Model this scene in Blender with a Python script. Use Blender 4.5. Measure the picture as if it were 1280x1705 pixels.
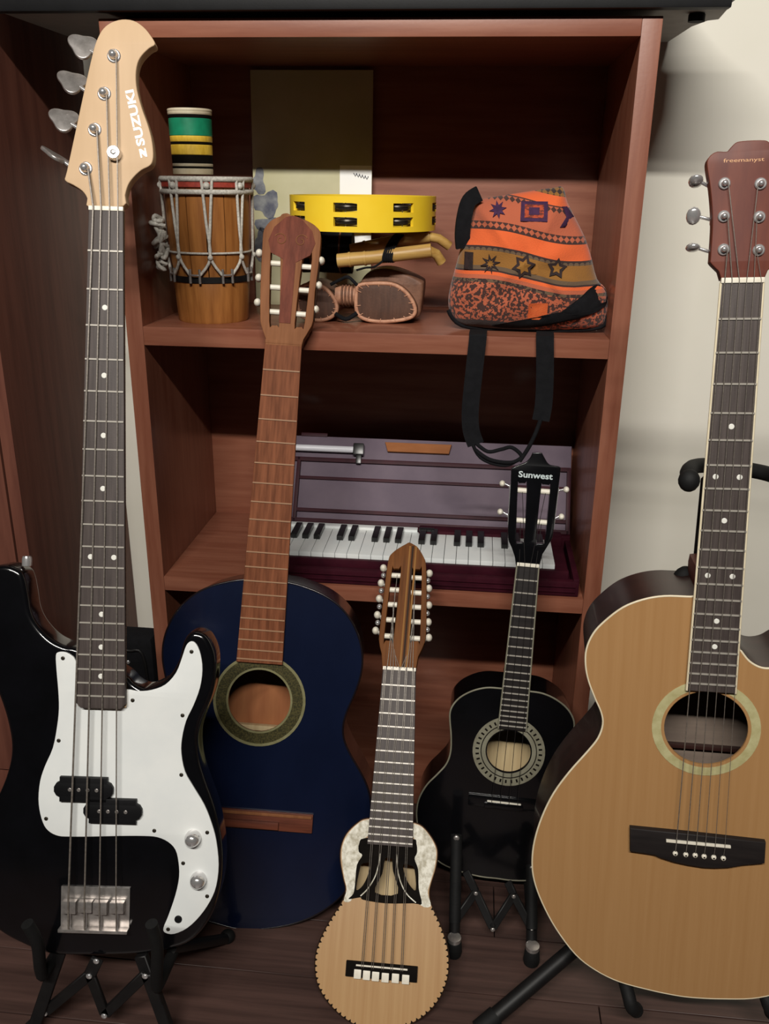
import bpy, bmesh, math, random
from mathutils import Matrix, Vector
from mathutils.bvhtree import BVHTree

for o in list(bpy.data.objects):
    bpy.data.objects.remove(o)
SC = bpy.context.scene
COL = SC.collection
random.seed(7)
R = math.radians

# ------------------------------------------------------------------ camera
CAM_Z = 1.055
cam_d = bpy.data.cameras.new('camera')
cam = bpy.data.objects.new('camera', cam_d)
COL.objects.link(cam)
cam_d.sensor_fit = 'VERTICAL'
cam_d.sensor_height = 36.0
cam_d.lens = 1461.1 * 36.0 / 1705.0
cam_d.clip_start = 0.02
_yaw, _pitch, _roll = -0.0992, 0.3593, 0.0126
_f = Vector((math.sin(_yaw) * math.cos(_pitch), math.cos(_yaw) * math.cos(_pitch), -math.sin(_pitch)))
_r = Vector((math.cos(_yaw), -math.sin(_yaw), 0))
_u = _r.cross(_f)
_r2 = _r * math.cos(_roll) + _u * math.sin(_roll)
_u2 = -_r * math.sin(_roll) + _u * math.cos(_roll)
cam.matrix_world = Matrix(((_r2.x, _u2.x, -_f.x, 0), (_r2.y, _u2.y, -_f.y, 0), (_r2.z, _u2.z, -_f.z, CAM_Z), (0, 0, 0, 1)))
SC.camera = cam

# ------------------------------------------------------------------ world, lights, exposure
world = bpy.data.worlds.new('world')
SC.world = world
world.use_nodes = True
bg = world.node_tree.nodes['Background']
bg.inputs[0].default_value = (1.0, 0.97, 0.93, 1)
bg.inputs[1].default_value = 0.005
lamp_d = bpy.data.lights.new('ceiling_tube_light', 'AREA')
lamp_d.shape = 'RECTANGLE'
lamp_d.size, lamp_d.size_y = 1.6, 0.07
lamp_d.energy = 116
lamp_d.color = (1.0, 0.96, 0.89)
lamp = bpy.data.objects.new('ceiling_tube_light', lamp_d)
COL.objects.link(lamp)
lamp.location = (-0.18, -1.15, 2.62)
_dirv = Vector((0.05, 1.0, -0.25)).normalized()
lamp.rotation_euler = _dirv.to_track_quat('-Z', 'Y').to_euler()
# keep the long side level with the wall
_z = -_dirv
_x = Vector((1, 0, 0)); _x = (_x - _x.dot(_z) * _z).normalized(); _y = _z.cross(_x)
lamp.matrix_world = Matrix(((_x.x, _y.x, _z.x, lamp.location.x), (_x.y, _y.y, _z.y, lamp.location.y), (_x.z, _y.z, _z.z, lamp.location.z), (0, 0, 0, 1)))
vs = SC.view_settings
vs.view_transform = 'Standard'
vs.look = 'None'
vs.exposure = 0.0
vs.gamma = 1.0
vs.use_curve_mapping = False

# ------------------------------------------------------------------ materials
def lin(c):
    c = c / 255.0
    return c / 12.92 if c <= 0.04045 else ((c + 0.055) / 1.055) ** 2.4

def rgb(r, g, b):
    return (lin(r), lin(g), lin(b), 1.0)

MATS = {}
def base_mat(name, col, rough=0.5, metal=0.0, coat=0.0, spec=0.5):
    m = bpy.data.materials.new(name)
    m.use_nodes = True
    b = m.node_tree.nodes['Principled BSDF']
    b.inputs['Base Color'].default_value = col
    b.inputs['Roughness'].default_value = rough
    b.inputs['Metallic'].default_value = metal
    b.inputs['Coat Weight'].default_value = coat
    b.inputs['Coat Roughness'].default_value = 0.08
    b.inputs['Specular IOR Level'].default_value = spec
    MATS[name] = m
    return m, b

def mottled(name, c1, c2, rough=0.5, scale=(8, 8, 8), metal=0.0, coat=0.0, detail=4, bump=0.0, bscale=200, spec=0.5, lo=0.35, hi=0.65):
    """two tones mixed by stretched noise: wood grain, dye, wear"""
    m, b = base_mat(name, c1, rough, metal, coat, spec)
    nt = m.node_tree
    tc = nt.nodes.new('ShaderNodeTexCoord')
    mp = nt.nodes.new('ShaderNodeMapping')
    mp.inputs['Scale'].default_value = scale
    nz = nt.nodes.new('ShaderNodeTexNoise')
    nz.inputs['Scale'].default_value = 1.0
    nz.inputs['Detail'].default_value = detail
    nz.inputs['Roughness'].default_value = 0.6
    cr = nt.nodes.new('ShaderNodeValToRGB')
    cr.color_ramp.elements[0].position = lo
    cr.color_ramp.elements[0].color = c1
    cr.color_ramp.elements[1].position = hi
    cr.color_ramp.elements[1].color = c2
    nt.links.new(tc.outputs['Object'], mp.inputs['Vector'])
    nt.links.new(mp.outputs['Vector'], nz.inputs['Vector'])
    nt.links.new(nz.outputs['Fac'], cr.inputs['Fac'])
    nt.links.new(cr.outputs['Color'], b.inputs['Base Color'])
    if bump:
        n2 = nt.nodes.new('ShaderNodeTexNoise')
        n2.inputs['Scale'].default_value = bscale
        n2.inputs['Detail'].default_value = 3
        bp = nt.nodes.new('ShaderNodeBump')
        bp.inputs['Strength'].default_value = bump
        bp.inputs['Distance'].default_value = 0.002
        nt.links.new(tc.outputs['Object'], n2.inputs['Vector'])
        nt.links.new(n2.outputs['Fac'], bp.inputs['Height'])
        nt.links.new(bp.outputs['Normal'], b.inputs['Normal'])
    return m

mottled('wall_paint', rgb(226, 222, 208), rgb(232, 228, 216), 0.85, (3, 3, 3), bump=0.05, bscale=90)
mottled('floor_wood', rgb(84, 62, 56), rgb(58, 42, 38), 0.42, (2.5, 60, 20), bump=0.04)
mottled('floor_gap', rgb(20, 14, 12), rgb(26, 18, 15), 0.8)
mottled('shelf_wood', rgb(146, 93, 72), rgb(127, 74, 55), 0.38, (5, 60, 60), bump=0.03, coat=0.15)
mottled('shelf_wood_upright', rgb(146, 93, 72), rgb(127, 74, 55), 0.38, (60, 60, 5), bump=0.03, coat=0.15)
mottled('cabinet_wood', rgb(112, 69, 56), rgb(92, 54, 44), 0.5, (50, 50, 4), bump=0.03, spec=0.3)
mottled('black_plastic', rgb(12, 12, 14), rgb(17, 17, 19), 0.5, (30, 30, 30), bump=0.03, bscale=600, spec=0.25)
mottled('grey_plastic', rgb(150, 146, 140), rgb(160, 156, 150), 0.6, (30, 30, 30))
mottled('black_rubber', rgb(13, 13, 14), rgb(19, 19, 19), 0.7, (60, 60, 60), bump=0.1, bscale=300, spec=0.3)
mottled('black_metal', rgb(17, 16, 17), rgb(24, 23, 23), 0.5, (40, 40, 40), bump=0.03, spec=0.35)
mottled('chrome', rgb(232, 230, 230), rgb(214, 212, 212), 0.18, (50, 50, 50), metal=0.75)
mottled('dull_steel', rgb(196, 190, 186), rgb(166, 160, 156), 0.32, (90, 90, 90), metal=0.75)
mottled('fret_metal', rgb(176, 170, 160), rgb(160, 154, 145), 0.4, (90, 90, 90), metal=0.2)
mottled('string_metal', rgb(134, 126, 118), rgb(112, 104, 96), 0.4, (10, 300, 10), metal=0.35)
mottled('maple', rgb(196, 166, 132), rgb(206, 176, 142), 0.55, (22, 3, 20), spec=0.25)
mottled('black_gloss', rgb(9, 9, 11), rgb(12, 12, 15), 0.16, (20, 20, 20), coat=0.5)
mottled('white_guard', rgb(232, 234, 232), rgb(226, 229, 228), 0.3, (20, 20, 20))
mottled('rosewood_grey', rgb(80, 71, 68), rgb(62, 54, 52), 0.55, (260, 10, 100), bump=0.05, bscale=500, spec=0.35)
mottled('pearl_dot', rgb(240, 238, 228), rgb(222, 222, 216), 0.25, (200, 200, 200))
mottled('cream_plastic', rgb(226, 214, 186), rgb(216, 202, 172), 0.4, (60, 60, 60))
mottled('bone', rgb(236, 230, 216), rgb(224, 216, 198), 0.4, (80, 80, 80))
mottled('blue_lacquer', rgb(14, 22, 46), rgb(10, 17, 38), 0.22, (6, 4, 6), coat=0.4)
mottled('blue_side', rgb(24, 17, 20), rgb(17, 12, 17), 0.25, (20, 20, 20), coat=0.4)
mottled('red_fretboard', rgb(132, 80, 54), rgb(98, 56, 36), 0.65, (160, 12, 60), bump=0.06, bscale=400, spec=0.12)
mottled('fret_brass', rgb(160, 124, 96), rgb(146, 112, 86), 0.5, (90, 90, 90), spec=0.2)
mottled('neck_wood', rgb(140, 92, 60), rgb(118, 74, 46), 0.65, (80, 5, 60), spec=0.15)
mottled('head_rosewood', rgb(122, 66, 50), rgb(96, 50, 38), 0.65, (120, 20, 60), bump=0.08, bscale=300, spec=0.15)
mottled('inner_cedar', rgb(167, 105, 62), rgb(150, 89, 50), 0.7, (50, 6, 10))
mottled('inner_pale', rgb(206, 184, 142), rgb(190, 164, 122), 0.7, (90, 5, 10))
mottled('inner_grey', rgb(127, 112, 100), rgb(112, 98, 88), 0.7, (6, 60, 10))
mottled('rosette_olive', rgb(44, 42, 20), rgb(74, 68, 36), 0.5, (420, 420, 50), lo=0.42, hi=0.58, spec=0.3)
mottled('rosette_pale', rgb(190, 184, 140), rgb(170, 162, 116), 0.4, (60, 60, 60))
mottled('bridge_brown', rgb(112, 58, 39), rgb(84, 41, 27), 0.45, (12, 120, 60))
mottled('spruce', rgb(170, 130, 86), rgb(161, 120, 76), 0.45, (130, 3, 10), lo=0.25, hi=0.75, spec=0.3)
mottled('nat_side', rgb(52, 30, 27), rgb(38, 22, 20), 0.38, (6, 6, 60), coat=0.1)
mottled('nat_head', rgb(106, 54, 40), rgb(90, 43, 34), 0.5, (60, 8, 60), spec=0.3)
mottled('ebony', rgb(27, 23, 23), rgb(36, 31, 30), 0.6, (14, 120, 50), spec=0.25)
mottled('char_top', rgb(184, 146, 98), rgb(169, 127, 79), 0.38, (110, 3, 10), coat=0.2, lo=0.3, hi=0.7)
mottled('char_wood', rgb(118, 72, 36), rgb(92, 54, 26), 0.65, (120, 6, 60), spec=0.15)
mottled('char_dark', rgb(44, 27, 16), rgb(54, 34, 19), 0.6, (120, 6, 60), spec=0.15)
mottled('char_light', rgb(150, 106, 56), rgb(134, 92, 46), 0.65, (120, 6, 60), spec=0.15)
mottled('mother_of_pearl', rgb(240, 236, 222), rgb(178, 170, 148), 0.22, (140, 110, 100), coat=0.5, lo=0.38, hi=0.66)
mottled('black_inlay', rgb(16, 13, 11), rgb(22, 18, 15), 0.8, (60, 60, 60), spec=0.06)
mottled('drum_wood', rgb(168, 110, 56), rgb(134, 82, 38), 0.5, (90, 90, 7), spec=0.3)
mottled('drum_skin', rgb(206, 196, 172), rgb(186, 172, 144), 0.6, (30, 30, 30))
mottled('rope_white', rgb(206, 202, 192), rgb(168, 164, 156), 0.7, (300, 300, 300), bump=0.2, bscale=700)
mottled('rope_red', rgb(162, 58, 41), rgb(136, 45, 33), 0.7, (200, 200, 200))
mottled('green_paint', rgb(22, 128, 92), rgb(16, 112, 80), 0.4, (60, 60, 60))
mottled('yellow_paint', rgb(228, 190, 70), rgb(206, 166, 50), 0.45, (200, 200, 60))
mottled('tamb_yellow', rgb(250, 214, 58), rgb(244, 204, 44), 0.35, (10, 10, 10))
mottled('bamboo', rgb(196, 160, 92), rgb(164, 124, 62), 0.45, (10, 90, 90))
mottled('leather', rgb(127, 88, 67), rgb(98, 65, 48), 0.6, (60, 60, 60), bump=0.15, bscale=300)
mottled('leather_dark', rgb(88, 58, 43), rgb(70, 45, 33), 0.65, (140, 20, 20), bump=0.1, bscale=300)
mottled('leather_rim', rgb(196, 146, 116), rgb(170, 120, 94), 0.6, (120, 120, 120))
mottled('black_cloth', rgb(15, 15, 18), rgb(21, 21, 24), 0.9, (90, 90, 90), bump=0.2, bscale=600, spec=0.2)
mottled('maroon_plastic', rgb(60, 18, 30), rgb(48, 13, 24), 0.5, (30, 30, 30), spec=0.15)
mottled('purple_lining', rgb(112, 98, 110), rgb(100, 87, 100), 0.6, (12, 12, 12), spec=0.2)
mottled('white_key', rgb(232, 234, 232), rgb(224, 228, 228), 0.3, (20, 20, 20))
mottled('black_key', rgb(14, 14, 15), rgb(20, 20, 20), 0.3, (20, 20, 20))
mottled('silver_tube', rgb(240, 240, 246), rgb(230, 230, 238), 0.3, (10, 60, 60))
mottled('poster_paper', rgb(196, 191, 158), rgb(182, 177, 140), 0.35, (9, 9, 9), coat=0.1)
mottled('poster_blue', rgb(81, 84, 98), rgb(136, 138, 139), 0.35, (40, 40, 40))
mottled('plain_white', rgb(250, 250, 248), rgb(246, 246, 244), 0.4, (10, 10, 10))
mottled('ink_grey', rgb(101, 101, 108), rgb(127, 127, 133), 0.6, (60, 60, 60))
mottled('logo_white', rgb(248, 246, 242), rgb(244, 242, 238), 0.4, (60, 60, 60))
mottled('logo_gold', rgb(214, 160, 112), rgb(204, 150, 100), 0.4, (60, 60, 60))
mottled('logo_pale', rgb(196, 206, 206), rgb(184, 196, 198), 0.4, (60, 60, 60))
mottled('orange_wool', rgb(214, 100, 48), rgb(205, 88, 39), 0.85, (120, 120, 120), bump=0.3, bscale=500)
mottled('orange_red_wool', rgb(176, 70, 38), rgb(101, 43, 33), 0.85, (150, 150, 260), bump=0.3, bscale=500, lo=0.44, hi=0.56)
mottled('ochre_wool', rgb(150, 103, 38), rgb(136, 91, 33), 0.85, (150, 150, 150), bump=0.3, bscale=500)
mottled('purple_wool', rgb(65, 31, 70), rgb(53, 24, 58), 0.85, (150, 150, 150), bump=0.3, bscale=500)
mottled('dark_wool', rgb(46, 27, 26), rgb(33, 20, 20), 0.85, (150, 150, 150), bump=0.3, bscale=500)

mottled('binding_grey', rgb(132, 129, 112), rgb(118, 114, 97), 0.5, (60, 60, 60), spec=0.3)
mottled('rosette_band', rgb(128, 124, 90), rgb(112, 108, 74), 0.5, (60, 60, 60), spec=0.3)
mottled('handle_brown', rgb(160, 104, 66), rgb(146, 92, 56), 0.7, (12, 60, 30), spec=0.1)
mottled('jingle_metal', rgb(66, 60, 50), rgb(48, 43, 36), 0.35, (200, 200, 200), metal=0.5)

# ------------------------------------------------------------------ mesh helpers
def tag(o, label=None, cat=None, group=None, kind=None):
    if label: o['label'] = label
    if cat: o['category'] = cat
    if group: o['group'] = group
    if kind: o['kind'] = kind
    return o

def empty(name, loc=(0, 0, 0), rot=None):
    o = bpy.data.objects.new(name, None)
    COL.objects.link(o)
    o.empty_display_size = 0.05
    if rot is None:
        o.location = loc
    else:
        u, v, n = rot
        o.matrix_world = Matrix(((u[0], v[0], n[0], loc[0]), (u[1], v[1], n[1], loc[1]), (u[2], v[2], n[2], loc[2]), (0, 0, 0, 1)))
    return o

def link_mesh(name, me, mat, parent=None, smooth=35, xf=None):
    if xf is not None:
        me.transform(xf)
    if mat is not None:
        me.materials.clear()
        for mm in (mat if isinstance(mat, (list, tuple)) else [mat]):
            me.materials.append(MATS[mm])
    if smooth:
        for p in me.polygons:
            p.use_smooth = True
        me.set_sharp_from_angle(angle=R(smooth))
    me.update()
    o = bpy.data.objects.new(name, me)
    COL.objects.link(o)
    if parent is not None:
        o.parent = parent
    return o

def mesh(name, verts, faces, mat, parent=None, smooth=35, xf=None):
    me = bpy.data.meshes.new(name)
    me.from_pydata([tuple(v) for v in verts], [], faces)
    bm = bmesh.new(); bm.from_mesh(me)
    bmesh.ops.recalc_face_normals(bm, faces=bm.faces)
    bm.to_mesh(me); bm.free()
    return link_mesh(name, me, mat, parent, smooth, xf)

def from_bm(name, bm, mat, parent=None, smooth=35, xf=None):
    bmesh.ops.recalc_face_normals(bm, faces=bm.faces)
    me = bpy.data.meshes.new(name)
    bm.to_mesh(me); bm.free()
    return link_mesh(name, me, mat, parent, smooth, xf)

def box(name, lo, hi, mat, parent=None, bev=0.0, xf=None, seg=2):
    bm = bmesh.new()
    bmesh.ops.create_cube(bm, size=1.0)
    for v in bm.verts:
        v.co = Vector([(lo[i] + hi[i]) / 2 + v.co[i] * (hi[i] - lo[i]) for i in range(3)])
    if bev:
        bmesh.ops.bevel(bm, geom=list(bm.edges), offset=bev, segments=seg, affect='EDGES', profile=0.7)
    return from_bm(name, bm, mat, parent, 40 if bev else 0, xf)

_UNIT = {}
def unit_box(name, centre, size, mat, parent=None, rotz=0.0, xf=None):
    """small alike pieces that share one cube mesh per material"""
    if mat not in _UNIT:
        bm = bmesh.new(); bmesh.ops.create_cube(bm, size=1.0)
        me = bpy.data.meshes.new('small_piece'); bm.to_mesh(me); bm.free()
        me.materials.append(MATS[mat]); _UNIT[mat] = me
    o = bpy.data.objects.new(name, _UNIT[mat])
    COL.objects.link(o)
    if parent is not None: o.parent = parent
    mtx = Matrix.Translation(centre) @ Matrix.Rotation(rotz, 4, 'Z') @ Matrix.Diagonal((size[0], size[1], size[2], 1))
    o.matrix_local = (xf @ mtx) if xf is not None else mtx
    return o

_DISC = {}
def disc(name, centre, r, h, mat, parent=None, xf=None, axis=None, dome=0.0, seg=16):
    """round stud, centre at the foot, along +z or along axis"""
    key = (mat, dome, seg)
    if key not in _DISC:
        prof = [(0, 0), (1, 0), (1, 1 - 0.25), (0.85, 1.0)] if dome == 0 else [(0, 0), (1, 0), (1, 0.35), (0.85, 0.7), (0.5, 0.93)]
        vs_, fs = [], []
        for (rr, zz) in prof[1:]:
            for k in range(seg):
                a = 2 * math.pi * k / seg
                vs_.append((rr * math.cos(a), rr * math.sin(a), zz))
        n = len(prof) - 1
        for j in range(n - 1):
            for k in range(seg):
                k2 = (k + 1) % seg
                fs.append((j * seg + k, j * seg + k2, (j + 1) * seg + k2, (j + 1) * seg + k))
        fs.append(tuple(range(seg))[::-1]); fs.append(tuple((n - 1) * seg + k for k in range(seg)))
        me = bpy.data.meshes.new('stud'); me.from_pydata(vs_, [], fs)
        for p in me.polygons: p.use_smooth = True
        me.set_sharp_from_angle(angle=R(40))
        me.materials.append(MATS[mat]); _DISC[key] = me
    o = bpy.data.objects.new(name, _DISC[key]); COL.objects.link(o)
    if parent is not None: o.parent = parent
    m = Matrix.Translation(centre)
    if axis is not None:
        m = m @ Vector(axis).to_track_quat('Z', 'Y').to_matrix().to_4x4()
    m = m @ Matrix.Diagonal((r, r, h, 1))
    o.matrix_local = (xf @ m) if xf is not None else m
    return o

def ball(name, centre, rad, mat, parent=None, xf=None, seg=14):
    bm = bmesh.new()
    bmesh.ops.create_uvsphere(bm, u_segments=seg, v_segments=max(6, seg // 2 + 1), radius=1.0)
    rad = (rad, rad, rad) if isinstance(rad, (int, float)) else rad
    for v in bm.verts:
        v.co = Vector((centre[0] + v.co.x * rad[0], centre[1] + v.co.y * rad[1], centre[2] + v.co.z * rad[2]))
    return from_bm(name, bm, mat, parent, 60, xf)

def lathe(name, prof, mat, parent=None, centre=(0, 0, 0), seg=40, xf=None, smooth=35, cap=True):
    """prof: (radius, height) from bottom to top, turned about z"""
    vs_, fs = [], []
    for (rr, zz) in prof:
        for k in range(seg):
            a = 2 * math.pi * k / seg
            vs_.append((centre[0] + rr * math.cos(a), centre[1] + rr * math.sin(a), centre[2] + zz))
    for j in range(len(prof) - 1):
        for k in range(seg):
            k2 = (k + 1) % seg
            fs.append((j * seg + k, j * seg + k2, (j + 1) * seg + k2, (j + 1) * seg + k))
    if cap:
        if prof[0][0] > 1e-6: fs.append(tuple(range(seg)))
        if prof[-1][0] > 1e-6: fs.append(tuple((len(prof) - 1) * seg + k for k in range(seg)))
    return mesh(name, vs_, fs, mat, parent, smooth, xf)

def catmull(pts, n=4, closed=True):
    P = [Vector((p[0], p[1], p[2] if len(p) > 2 else 0.0)) for p in pts]
    out = []
    N = len(P)
    rng = range(N) if closed else range(N - 1)
    for i in rng:
        if closed:
            a, b, c, d = P[(i - 1) % N], P[i], P[(i + 1) % N], P[(i + 2) % N]
        else:
            a, b, c, d = P[max(i - 1, 0)], P[i], P[i + 1], P[min(i + 2, N - 1)]
        for k in range(n):
            t = k / n
            out.append(0.5 * ((2 * b) + (c - a) * t + (2 * a - 5 * b + 4 * c - d) * t * t + (-a + 3 * b - 3 * c + d) * t ** 3))
    if not closed: out.append(P[-1])
    return out

def plate(name, loops, z0, z1, mat, parent=None, bev=0.0, xf=None, smooth=35, bres=2):
    """flat shape with real thickness (and holes) lying in local x, y"""
    cu = bpy.data.curves.new('tmp', 'CURVE')
    cu.dimensions = '2D'
    cu.fill_mode = 'BOTH'
    cu.extrude = max((z1 - z0) / 2 - bev, 0.00001)
    cu.bevel_depth = bev
    cu.bevel_resolution = bres
    cu.offset = -bev
    for lp in loops:
        s = cu.splines.new('POLY')
        s.points.add(len(lp) - 1)
        for i, p in enumerate(lp):
            s.points[i].co = (p[0], p[1], 0, 1)
        s.use_cyclic_u = True
    ob = bpy.data.objects.new('tmp', cu)
    me = bpy.data.meshes.new_from_object(ob)
    bpy.data.objects.remove(ob); bpy.data.curves.remove(cu)
    me.name = name
    bm = bmesh.new(); bm.from_mesh(me)
    bmesh.ops.remove_doubles(bm, verts=bm.verts, dist=1e-6)
    bmesh.ops.translate(bm, verts=bm.verts, vec=(0, 0, (z0 + z1) / 2))
    bm.to_mesh(me); bm.free()
    return link_mesh(name, me, mat, parent, smooth, xf)

def tube(name, pts, r, mat, parent=None, closed=False, res=3, xf=None, curve=False, n=5):
    cu = bpy.data.curves.new('tmp', 'CURVE')
    cu.dimensions = '3D'
    cu.bevel_depth = r
    cu.bevel_resolution = res
    cu.use_fill_caps = True
    P = catmull(pts, n, closed) if curve else [Vector((p[0], p[1], p[2])) for p in pts]
    s = cu.splines.new('POLY')
    s.points.add(len(P) - 1)
    for i, p in enumerate(P):
        s.points[i].co = (p[0], p[1], p[2], 1)
    s.use_cyclic_u = closed
    ob = bpy.data.objects.new('tmp', cu)
    me = bpy.data.meshes.new_from_object(ob)
    bpy.data.objects.remove(ob); bpy.data.curves.remove(cu)
    me.name = name
    return link_mesh(name, me, mat, parent, 50, xf)

def text(name, body, height, mat, parent, xf, thick=0.0003, fit=None, bold=0.0):
    cu = bpy.data.curves.new('tmp', 'FONT')
    cu.body = body
    cu.size = height
    cu.align_x = 'LEFT'; cu.align_y = 'CENTER'
    cu.extrude = thick / 2
    cu.offset = bold
    cu.resolution_u = 3
    ob = bpy.data.objects.new('tmp', cu)
    me = bpy.data.meshes.new_from_object(ob)
    bpy.data.objects.remove(ob); bpy.data.curves.remove(cu)
    me.name = name
    if fit:
        xs = [v.co.x for v in me.vertices]
        w = max(xs) - min(xs)
        me.transform(Matrix.Diagonal((fit / w, 1, 1, 1)) @ Matrix.Translation((-min(xs), 0, 0)))
    return link_mesh(name, me, mat, parent, 0, xf)

def bar(name, p, q, w, t, mat, parent=None, side=(0, 1, 0), bev=0.0012):
    """flat bar from p to q; t thick along side"""
    p, q = Vector(p), Vector(q)
    y = (q - p); L = y.length; y.normalize()
    z = Vector(side); z = (z - z.dot(y) * y).normalized()
    x = y.cross(z)
    m = Matrix(((x.x, y.x, z.x, p.x), (x.y, y.y, z.y, p.y), (x.z, y.z, z.z, p.z), (0, 0, 0, 1)))
    return box(name, (-w / 2, 0, -t / 2), (w / 2, L, t / 2), mat, parent, bev, m, 1)

def side_wall(name, loop, z0, z1, mat, parent):
    n = len(loop)
    vs_ = [(p[0], p[1], z0) for p in loop] + [(p[0], p[1], z1) for p in loop]
    fs = [(i, (i + 1) % n, n + (i + 1) % n, n + i) for i in range(n)]
    return mesh(name, vs_, fs, mat, parent, 40)

def ring(cx, cy, r, n=48):
    return [(cx + r * math.cos(2 * math.pi * k / n), cy + r * math.sin(2 * math.pi * k / n)) for k in range(n)]

def ribbon(name, pts, width, thick, mat, parent, across=(1, 0, 0), n=5):
    P = catmull(pts, n, False)
    A = Vector(across)
    vs_, fs = [], []
    for i, p in enumerate(P):
        d = (P[min(i + 1, len(P) - 1)] - P[max(i - 1, 0)]).normalized()
        a = (A - A.dot(d) * d).normalized(); nn = d.cross(a)
        for (s, t) in ((-1, -1), (1, -1), (1, 1), (-1, 1)):
            vs_.append(p + a * s * width / 2 + nn * t * thick / 2)
        if i:
            b = (i - 1) * 4; c = i * 4
            for k in range(4):
                fs.append((b + k, b + (k + 1) % 4, c + (k + 1) % 4, c + k))
    fs.append((0, 1, 2, 3)); e = (len(P) - 1) * 4; fs.append((e, e + 1, e + 2, e + 3))
    return mesh(name, vs_, fs, mat, parent, 40)
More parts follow.
